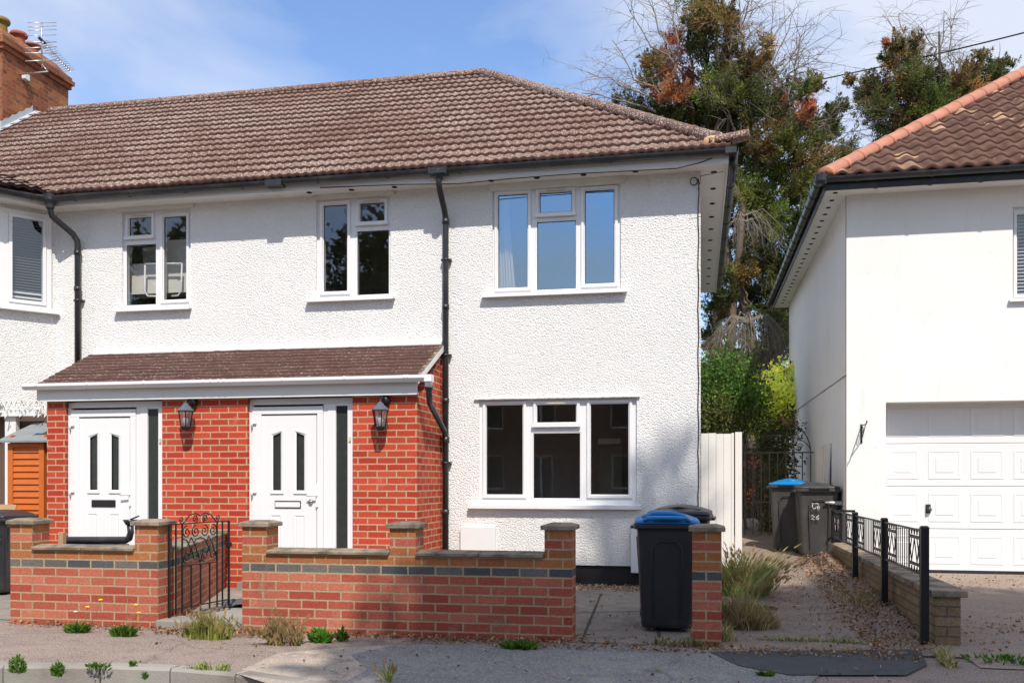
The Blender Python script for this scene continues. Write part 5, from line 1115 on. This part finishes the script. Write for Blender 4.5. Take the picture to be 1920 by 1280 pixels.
# pale drooping dead branch fan low in the gap
t = bpy.data.objects['conifer_tree']; dm = MB()
for k in range(26):
    a = PT(1405+random.uniform(-8, 8), 600+random.uniform(-4, 6), 20.8); ang = (k-13)/13*1.25+random.gauss(0, .08); ln = random.uniform(.7, 1.5)
    P = [a, a+Vector((math.sin(ang)*ln*.35, 0, .12*math.cos(ang)*ln)), a+Vector((math.sin(ang)*ln*.62, random.uniform(-.2, .2), -.18*ln)), a+Vector((math.sin(ang)*ln*.75, random.uniform(-.3, .3), -.72*ln))]; dm.tube(P, [.012, .009, .006, .003], 4, cap=False); twigs(dm, P, 9, .45, .0035, -.7, 1)
for (x, y, s_) in ((1395, 405, .8), (1400, 415, .6)):
    for k in range(9):
        a = PT(x, y, 21.5); ang = random.uniform(-1.4, 1.4); ln = random.uniform(.5, 1.2)*s_; P = [a, a+Vector((math.sin(ang)*ln*.5, 0, .15*ln)), a+Vector((math.sin(ang)*ln, 0, -.3*ln)), a+Vector((math.sin(ang)*ln*1.1, 0, -.8*ln))]; dm.tube(P, [.009, .007, .005, .002], 4, cap=False); twigs(dm, P, 6, .35, .003, -.5, 1)
dm.build('drooping_dead_branches', M['deadwood'], t, fix=False)
Bc = [(1690, 90, 20, 'w'), (1715, 75, 14, 'w'), (1680, 120, 28, 'w'), (1710, 115, 28, 'w'), (1668, 85, 10, 'r'), (1735, 130, 24, 'w'), (1650, 165, 26, 'd'), (1615, 160, 20, 'd'), (1598, 150, 10, 'w'), (1632, 185, 28, 'd'), (1680, 160, 34, 'w'), (1720, 165, 34, 'g'), (1690, 180, 24, 'r'), (1750, 150, 22, 'g'), (1655, 210, 34, 'd'), (1700, 210, 38, 'w'),
      (1745, 200, 38, 'g'), (1670, 245, 38, 'd'), (1720, 250, 40, 'g'), (1760, 225, 34, 'b'), (1780, 180, 22, 't'), (1795, 150, 22, 'w'), (1815, 125, 20, 'w'), (1835, 110, 16, 'w'), (1825, 150, 28, 'g'), (1850, 150, 26, 'd'), (1872, 115, 16, 'd'), (1876, 145, 20, 'd'), (1890, 155, 14, 'd'), (1860, 175, 26, 'd'), (1810, 180, 30, 'b'), (1835, 190, 26, 'o'), (1780, 215, 30, 'g'), (1680, 290, 34, 'd'), (1720, 290, 38, 'd'), (1655, 275, 18, 'd'), (1780, 260, 38, 'd'), (1840, 230, 38, 'd')]
deadB = [(1775, 180, 1770, 20, 0, 10), (1785, 190, 1780, 35, 0, 10), (1700, 110, 1685, 25, -.03, 6), (1680, 110, 1670, 45, 0, 5), (1770, 130, 1725, 50, .05, 8), (1718, 100, 1722, 45, 0, 5), (1790, 180, 1808, 95, 0, 6), (1770, 160, 1738, 110, 0, 6), (1760, 230, 1745, 120, 0, 8)]
conifer('conifer_tree', 1740, 30, 1740, Bc, 60, 'shaggy brown-tipped conifer behind the terracotta ridge of the right house', deadB, trunks=((-40, 85), (35, 60), (90, 130)))
def bush(name, cat, Y, clumps, dens, label, leaf, drop=0., stems=8, z0=.25, kc=None):
    t = thing(name, (PX(np.mean([c[0] for c in clumps]), Y), Y, z0), label, cat); cl = []; lim = MB()
    for px, py, rp, k in clumps:
        c = PT(px, py, Y+random.uniform(-.5, .4)); cl.append((c, rp*Y/F, k)); branchy(lim, Vector((t.location.x+random.uniform(-.3, .3), Y, z0)), c, .03, .008, .5, 6)
    C, D, L, W_, T = sprays(cl, dens*9, drop, leaf, 4); lim.build('stems', M['bark'], t, fix=False); leafmesh('foliage', C, D, L, W_, T, t)
    return t
bush('shrub', 'shrub', 17.5, [(1335, 700, 30, 'l'), (1370, 690, 28, 'l'), (1345, 740, 34, 'l'), (1390, 735, 34, 'l'), (1360, 780, 34, 'g'), (1400, 775, 30, 'l'), (1415, 750, 22, 'l'), (1325, 760, 24, 'g'), (1415, 795, 20, 'g'), (1330, 800, 22, 'd')], 300, 'dense green shrub above the cream fence panel', (.075, .035))
bush('shrub', 'shrub', 20, [(1455, 720, 26, 'y'), (1435, 740, 24, 'y'), (1465, 750, 26, 'y'), (1450, 780, 24, 'y'), (1430, 765, 18, 'y'), (1470, 700, 14, 'y'), (1470, 790, 18, 'b'), (1415, 800, 14, 'y'), (1440, 815, 16, 'b')], 300, 'bright yellow-green shrub beside the far corner of the white side wall', (.075, .05))
bush('ivy', 'climber', 17.0, [(1472, 810, 18, 'd'), (1460, 840, 22, 'd'), (1468, 870, 18, 'd'), (1455, 900, 20, 'd'), (1450, 940, 16, 'd'), (1446, 980, 14, 'g'), (1475, 790, 8, 'o'), (1425, 835, 12, 'd'), (1412, 870, 8, 'r'), (1410, 925, 7, 'r')], 300, 'dark trailing ivy smothering the middle of the side gate', (.06, .045))
hb = [(x, 730+random.uniform(-30, 30), 40, 'd') for x in range(1270, 1500, 26)]+[(x, 820+random.uniform(-20, 20), 44, 'd') for x in range(1270, 1500, 26)]+[(x, 890, 44, 'd') for x in range(1280, 1500, 30)]
bush('hedge', 'hedge', 27, hb, 60, 'dark hedge filling the far end of the gap between the houses', (.12, .08))
# street tree behind the camera, whose shade falls over the wall, pier and drive
st_ = thing('street_tree', (6.3, -2.2, 0), 'tall leafy street tree on the opposite pavement', 'tree')
tm = MB(); lim = MB(); branchy(tm, (6.3, -2.2, -.1), (6.0, -2.2, 12), .28, .1, .1, 9); cl = []
def SHD(Xp, Zp, y=-2.2): return (Xp-.42*(-y)*-1 if False else Xp+.42*(-y)/1.0, y, Zp+1.32*(-y))
sil = [(.45, 7.7, .42), (.6, 8.5, .42), (.95, 9.3, .42), (1.35, 10.0, .45), (1.0, 8.2, .6), (.9, 7.6, .5), (1.3, 8.6, .55), (1.75, 9.5, .6), (2.2, 10.6, .7), (2.9, 11.7, .8), (3.3, 12.8, .75), (3.5, 13.7, .5), (3.95, 15.0, .45), (4.2, 15.8, .24), (5.5, 13.0, .6), (6.2, 13.5, .7), (7.2, 13.3, 1.0), (8.2, 12.8, 1.0),
       (2.0, 8.3, .9), (3.2, 9.8, 1.2), (4.2, 11.3, 1.1), (5.3, 12.0, .9), (6.6, 12.0, 1.3), (8.0, 11, 1.3), (2.4, 7.2, 1.0), (4.0, 8.6, 1.3), (5.5, 10, 1.4), (7, 9.6, 1.4), (3.6, 6.6, 1.1), (5.6, 7.6, 1.3), (7.6, 7.4, 1.3), (1.0, 6.9, .5), (9.2, 9.5, 1.3), (9.6, 11.5, 1.1)]
for X_, Z_, r in sil:
    c = SHD(X_, Z_, -2.2+random.uniform(-.8, .8)); cl.append((c, r, 'g')); branchy(lim, (6.1, -2.2, max(3.5, c[2]-3)), c, .07, .015, .4, 6)
C, D, L, W_, T = sprays(cl, 210, 0, (.20, .15), 6); tm.build('trunk', M['bark'], st_, fix=False); lim.build('limbs', M['bark'], st_, fix=False); leafmesh('crown', C, D, L, W_, T, st_)
# trees across the street, reflected in the narrow upstairs panes
for lx, ly, hh, lab in ((-12.5, -15, 12.5, 'round leafy tree behind the opposite terrace'), (-20.5, -13.5, 11, 'broad leafy tree at the left end of the opposite terrace')):
    t = thing('broadleaf_tree', (lx, ly, 0), lab, 'tree'); tm = MB(); branchy(tm, (lx, ly, 0), (lx, ly, hh*.7), .3, .1, .2, 8); tm.build('trunk', M['bark'], t, fix=False)
    cl = [((lx+random.uniform(-2.6, 2.6), ly+random.uniform(-2, 2), random.uniform(hh*.35, hh)), random.uniform(1.1, 1.7), 'd') for _ in range(26)]
    C, D, L, W_, T = sprays(cl, 34, 0, (.34, .24), 5); leafmesh('crown', C, D, L, W_, T, t)
# ------------------------------------------------------------------ grass and weeds
def blades(name, c, rx, ry, n, hmin, hmax, cols, label, cat='weeds', group=None, seeds=0, lean=.35, wd=.004, kind=None, zf=None, fall=.6):
    c = Vector(c); C = []; faces = []; V = []; T = []
    kt = max(3, int(n**.5*.45)); sub = [(rng.random()*6.283, math.sqrt(rng.random())*.85, rng.uniform(.45, 1.15), rng.normal(size=2)*.35) for _ in range(kt)]
    for i in range(n):
        a0, q0, hs, ln_ = sub[rng.integers(kt)]; sx, sy = q0*math.cos(a0)+rng.normal()*.13, q0*math.sin(a0)+rng.normal()*.13; a = math.atan2(sy, sx); q = min(1.25, math.hypot(sx, sy)); x = c.x+rx*q*math.cos(a); y = c.y+ry*q*math.sin(a); z = c.z if zf is None else zf(x, y)
        hh = (hmin+(hmax-hmin)*rng.random()**1.4)*(1-.45*min(1, q*q))*hs; d = np.array([math.cos(a)*q*.6+rng.normal()*.5, math.sin(a)*q*.6+rng.normal()*.5])*lean*hh*1.3+ln_*hh
        t = np.array(cols[rng.integers(len(cols))])*rng.uniform(.7, 1.3); w_ = wd*rng.uniform(.7, 1.6); s_ = rng.normal(size=2); s_ = s_/np.linalg.norm(s_)*w_
        b = len(V); V += [(x-s_[0], y-s_[1], z), (x+s_[0], y+s_[1], z), (x+d[0]*.3+s_[0]*.8, y+d[1]*.3+s_[1]*.8, z+hh*.55), (x+d[0]*.3-s_[0]*.8, y+d[1]*.3-s_[1]*.8, z+hh*.55), (x+d[0], y+d[1], z+hh*(1-.3*rng.random()*lean))]
        faces += [(b, b+1, b+2, b+3), (b+3, b+2, b+4)]; T += [t]*5
        if rng.random() < seeds:
            b = len(V); e = np.array([x+d[0], y+d[1], z+hh*.9]); tt = np.array((.36, .26, .13))*rng.uniform(.7, 1.2)
            for k in range(3):
                o_ = rng.normal(size=3)*.006; V += [tuple(e+o_+np.array([-.006, 0, 0])), tuple(e+o_+np.array([.006, 0, 0])), tuple(e+o_+np.array([d[0]*.15, d[1]*.15, .05]))]; faces.append((b+3*k, b+3*k+1, b+3*k+2)); T += [tt]*3
    me = bpy.data.meshes.new(name); me.from_pydata([(v[0]-c.x, v[1]-c.y, v[2]-c.z) for v in V], [], faces)
    at = me.color_attributes.new('tint', 'FLOAT_COLOR', 'POINT'); at.data.foreach_set('color', np.concatenate([np.array(T), np.ones((len(T), 1))], 1).astype(np.float32).ravel())
    me.materials.append(M['leaf']); o = bpy.data.objects.new(name, me); col.objects.link(o); o.location = c
    return tag(o, label, cat, group, kind)
GR = [(.16, .27, .05), (.24, .34, .08), (.36, .38, .14), (.50, .44, .22), (.56, .48, .28)]; DRY = [(.48, .36, .20), (.55, .44, .27), (.36, .24, .12), (.20, .22, .06)]; GRN = [(.06, .14, .02), (.10, .20, .03), (.14, .24, .05)]
g = lambda px, py: GP(px, py)
blades('grass_tuft', GP(1388, 1122), .23, .42, 4200, .18, .60, GR, 'large overgrown clump of tall seeding grass beside the single brick pier', 'grass', seeds=.2)
blades('grass_tuft', GP(1398, 1172), .27, .34, 3800, .08, .36, DRY+[GR[1], (.42, .26, .16), (.50, .34, .22)], 'dry straw-coloured grass at the foot of the tall seeding clump', 'grass')
blades('grass_tuft', GP(1345, 1200), .22, .10, 900, .04, .20, DRY+GR[2:], 'straggly dry grass creeping round the foot of the single brick pier', 'grass')
blades('grass_tuft', GP(1450, 1010, .2), .16, .3, 260, .15, .4, DRY+GR, 'thin pale wisps of grass at the foot of the side gate', 'grass', seeds=.4, lean=.8)
blades('grass_tuft', GP(1290, 1212), .30, .07, 500, .03, .11, DRY+GRN, 'low dry grass along the front of the single brick pier', 'grass')
blades('grass_tuft', GP(388, 1196), .20, .08, 800, .10, .27, [(.3, .32, .08), (.38, .36, .13), (.2, .28, .05)], 'pale green grass tuft in the iron gate opening', 'grass', seeds=.1)
blades('grass_tuft', GP(528, 1208), .17, .06, 520, .07, .30, DRY+[(.2, .26, .06)], 'dry rusty grass tuft against the left end of the long garden wall', 'grass', seeds=.5)
blades('grass_tuft', GP(392, 1256), .18, .05, 260, .03, .09, GR[:4], 'small grass sprig at the edge of the kerb below the iron gate', 'grass')
blades('grass_tuft', GP(1764, 1236), .05, .34, 700, .03, .15, DRY+GR[1:], 'ragged line of pale grass between the tarred patch and the garage driveway', 'grass', lean=.7)
blades('grass_tuft', GP(1610, 1120, .1), .30, .9, 700, .03, .14, DRY, 'straw-coloured dead grass scattered along the low block wall', 'grass', lean=1.0)
blades('grass_tuft', GP(1560, 1206), .7, .05, 500, .02, .08, DRY+GR[:2], 'thin dry grass along the front edge of the brown path', 'grass', lean=.9)
blades('grass_tuft', GP(722, 1278), .05, .04, 40, .1, .2, GR, 'single thin grass sprig on the crossover at the bottom edge', 'grass', seeds=.3)
def leafy(px, py, w_, hgt, n, label, cols=GRN, size=(.07, .03), group=None, ang=.5, z=0.0):
    c = GP(px, py, z); t = thing('weed', c, label, 'weed', group)
    a = rng.random(n)*6.283; q = np.sqrt(rng.random(n)); C = np.stack([c.x+w_*q*np.cos(a), c.y+w_*.5*q*np.sin(a), c.z+.01+hgt*rng.random(n)*(1-.5*q)], 1)
    D = np.stack([np.cos(a)*q+rng.normal(size=n)*.3, np.sin(a)*q+rng.normal(size=n)*.3, ang+rng.random(n)*.6], 1); T = np.array(cols)[rng.integers(len(cols), size=n)]*rng.uniform(.7, 1.4, (n, 1))
    leafmesh('leaves', C, D, size[0]*rng.uniform(.6, 1.3, n), size[1]*rng.uniform(.6, 1.3, n), T, t); return t, c
def flower(t, c, dx_, dy_, hgt, kind):
    mb = MB(); p = Vector((c.x+dx_*.4, c.y, c.z)); q = Vector((c.x+dx_, c.y+dy_, c.z+hgt)); mb.tube([p, p.lerp(q, .5)+Vector((.01, 0, .01)), q], .0022, 4); mb.build('stalk', mk('weed_stalk', (.16, .17, .06), .7), t)
    if kind: mb = MB(); mb.smooth = True; mb.lathe([(.004, -.006), (.017, 0), (.019, .005), (.010, .010), (.003, .011)], q, 9); mb.build('flower_head', {'y': mk('yellow_petals', (.85, .55, .01), .6), 'w': mk('seed_clock', (.6, .55, .5), .9)}[kind], t)
t, c = leafy(145, 1185, .11, .07, 260, 'spiky green weed with yellow flowers at the foot of the left garden wall', size=(.07, .014)); flower(t, c, .0, -.02, .17, 'w'); flower(t, c, .10, -.01, .21, 'y'); flower(t, c, .22, -.01, .27, 'y')
t, c = leafy(232, 1192, .11, .08, 300, 'green weed with a drooping yellow flower by the right-hand pier of the left garden wall', size=(.07, .016)); flower(t, c, .14, -.01, .19, 'y'); flower(t, c, .03, 0, .30, None); flower(t, c, .11, 0, .25, 'y')
leafy(602, 1204, .09, .10, 120, 'broad-leaved green weed beside the dry tuft on the long garden wall', size=(.10, .03), cols=[(.10, .24, .03), (.14, .30, .05)]); leafy(640, 1202, .05, .12, 90, 'upright nettle-like weed in the shade edge of the long garden wall', size=(.06, .02))
leafy(975, 1217, .14, .04, 140, 'flat rosette of green leaves below the right end of the long garden wall', size=(.09, .025))
leafy(33, 1262, .06, .13, 260, 'bushy feathery weed growing on the kerb at the far left', size=(.035, .012), cols=[(.10, .20, .04), (.16, .28, .06)]); leafy(108, 1268, .045, .10, 180, 'smaller feathery weed on the kerb right of the bushy one', size=(.035, .012), cols=[(.10, .20, .04), (.16, .28, .06)])
leafy(185, 1252, .09, .025, 90, 'low flat weed along the top of the kerb', size=(.04, .012)); leafy(250, 1250, .03, .04, 40, 'tiny green seedling on the pavement edge', size=(.035, .012)); leafy(272, 1274, .02, .05, 50, 'tiny sprig sprouting from the kerb face', size=(.03, .01))
leafy(1440, 1146, .08, .04, 100, 'low green weed on the edge of the brown path', size=(.06, .02)); leafy(1632, 1150, .06, .08, 50, 'young green weed against the low block wall', size=(.06, .025)); leafy(1436, 1268, .05, .02, 60, 'flat weed at the lower corner of the tarred patch', size=(.05, .02))
leafy(1885, 1240, .3, .03, 160, 'creeping green weed across the garage driveway edge', size=(.05, .018)); leafy(1700, 1180, .12, .05, 90, 'scattered green weed by the nearest railing post', size=(.05, .02))
# fallen leaves and dry litter: nobody could count them
def litter(name, regs, label):
    C = []
    for (x0, x1, y0, y1, n, zf) in regs:
        x = rng.uniform(x0, x1, n); y = rng.uniform(y0, y1, n); C.append(np.stack([x, y, np.array([zf(a, b) for a, b in zip(x, y)])+rng.uniform(.004, .022, n)], 1))
    C = np.concatenate(C); n = len(C); D = rng.normal(size=(n, 3))*np.array([1, 1, .35])
    T = np.array([(.34, .17, .09), (.44, .27, .15), (.26, .13, .07), (.56, .42, .26), (.17, .10, .06)])[rng.integers(5, size=n)]*rng.uniform(.6, 1.3, (n, 1))
    tag(leafmesh(name, C, D, rng.uniform(.012, .055, n)*rng.uniform(.5, 1, n), rng.uniform(.008, .026, n), T), label, 'leaf litter', kind='stuff')
flat = lambda x, y: .01
zw = lambda x, y: zpath(x, y)+.12*max(0, min(1, (x-1.15)/.5))*min(1, (y-7)/2 if y < 9 else 1)
litter('leaf_litter', [(1.25, 1.72, 7.1, 12.8, 3000, zw), (.9, 1.7, 7.0, 12.8, 700, lambda x, y: zpath(x, y)), (-.0, 1.7, 7.0, 14, 350, zpath), (-2.5, -.1, 10.3, 10.9, 900, flat), (2.0, 5, 7.2, 9.0, 900, flat), (2.0, 5, 11, 13, 400, flat), (-2.2, 1.5, 6.7, 7.05, 1100, flat)], 'brown fallen leaves and dry litter strewn on the paths')
litter('wall_foot_litter', [(gx(455), gx(1075), 6.88, 7.04, 900, flat), (gx(30), gx(320), 6.9, 7.04, 350, flat), (gx(320), gx(560), 6.75, 7.04, 700, flat), (-4, 2.5, 5.6, 6.9, 220, flat)], 'dry rusty litter gathered at the foot of the garden walls')
# raised bank of soil and litter beside the low wall
mb = MB(); mb.smooth = True; V = []
for j in range(40):
    y = 7.1+5.75*j/39
    for i in range(9): x = 1.05+.69*i/8; V.append((x+.03*math.sin(y*5), y, zw(x, y)-.012+.012*math.sin(i*2.1+j*1.3)*(i > 0)-(.02 if i == 0 else 0)))
mb.add(V, [(j*9+i, j*9+i+1, (j+1)*9+i+1, (j+1)*9+i) for j in range(39) for i in range(8)]); tag(mb.build('soil_bank', M['path'], fix=False), kind='structure')
# pale gravel along the plinth
n = 900; C = np.stack([rng.uniform(-2.3, 0, n), rng.uniform(10.45, 10.9, n), rng.uniform(.008, .02, n)], 1); T = np.array([(.5, .4, .3), (.6, .55, .5), (.35, .22, .16)])[rng.integers(3, size=n)]
tag(leafmesh('gravel', C, rng.normal(size=(n, 3))*np.array([1, 1, .2]), rng.uniform(.02, .04, n), rng.uniform(.015, .03, n), T), 'pale stone chips and leaves along the black base of the white wall', 'gravel', kind='stuff')

# joints between the yard slabs, with moss and grit in them
mb = MB()
for a, b in ((GP(1128, 1112), GP(1090, 1204)), (GP(1236, 1196), GP(1226, 1110)), (GP(1080, 1150), GP(1236, 1146))):
    d = (b-a).normalized(); n_ = Vector((-d.y, d.x, 0)); L = (b-a).length; k = 14; V = []
    for i in range(k+1):
        c = a+d*(L*i/k)+Vector((0, 0, .0115)); w_ = .007+.006*random.random(); V += [c-n_*w_, c+n_*w_]
    mb.add(V, [(2*i, 2*i+2, 2*i+3, 2*i+1) for i in range(k)])
o = mb.build('slab_joints', M['dark_timber'], fix=False); tag(o, kind='structure')
litter('leaf_litter', [(-1.5, -.2, 7.2, 10.4, 120, flat), (-1.7, -.2, 7.06, 7.3, 120, flat)], 'small leaves and grit scattered over the concrete front yard')
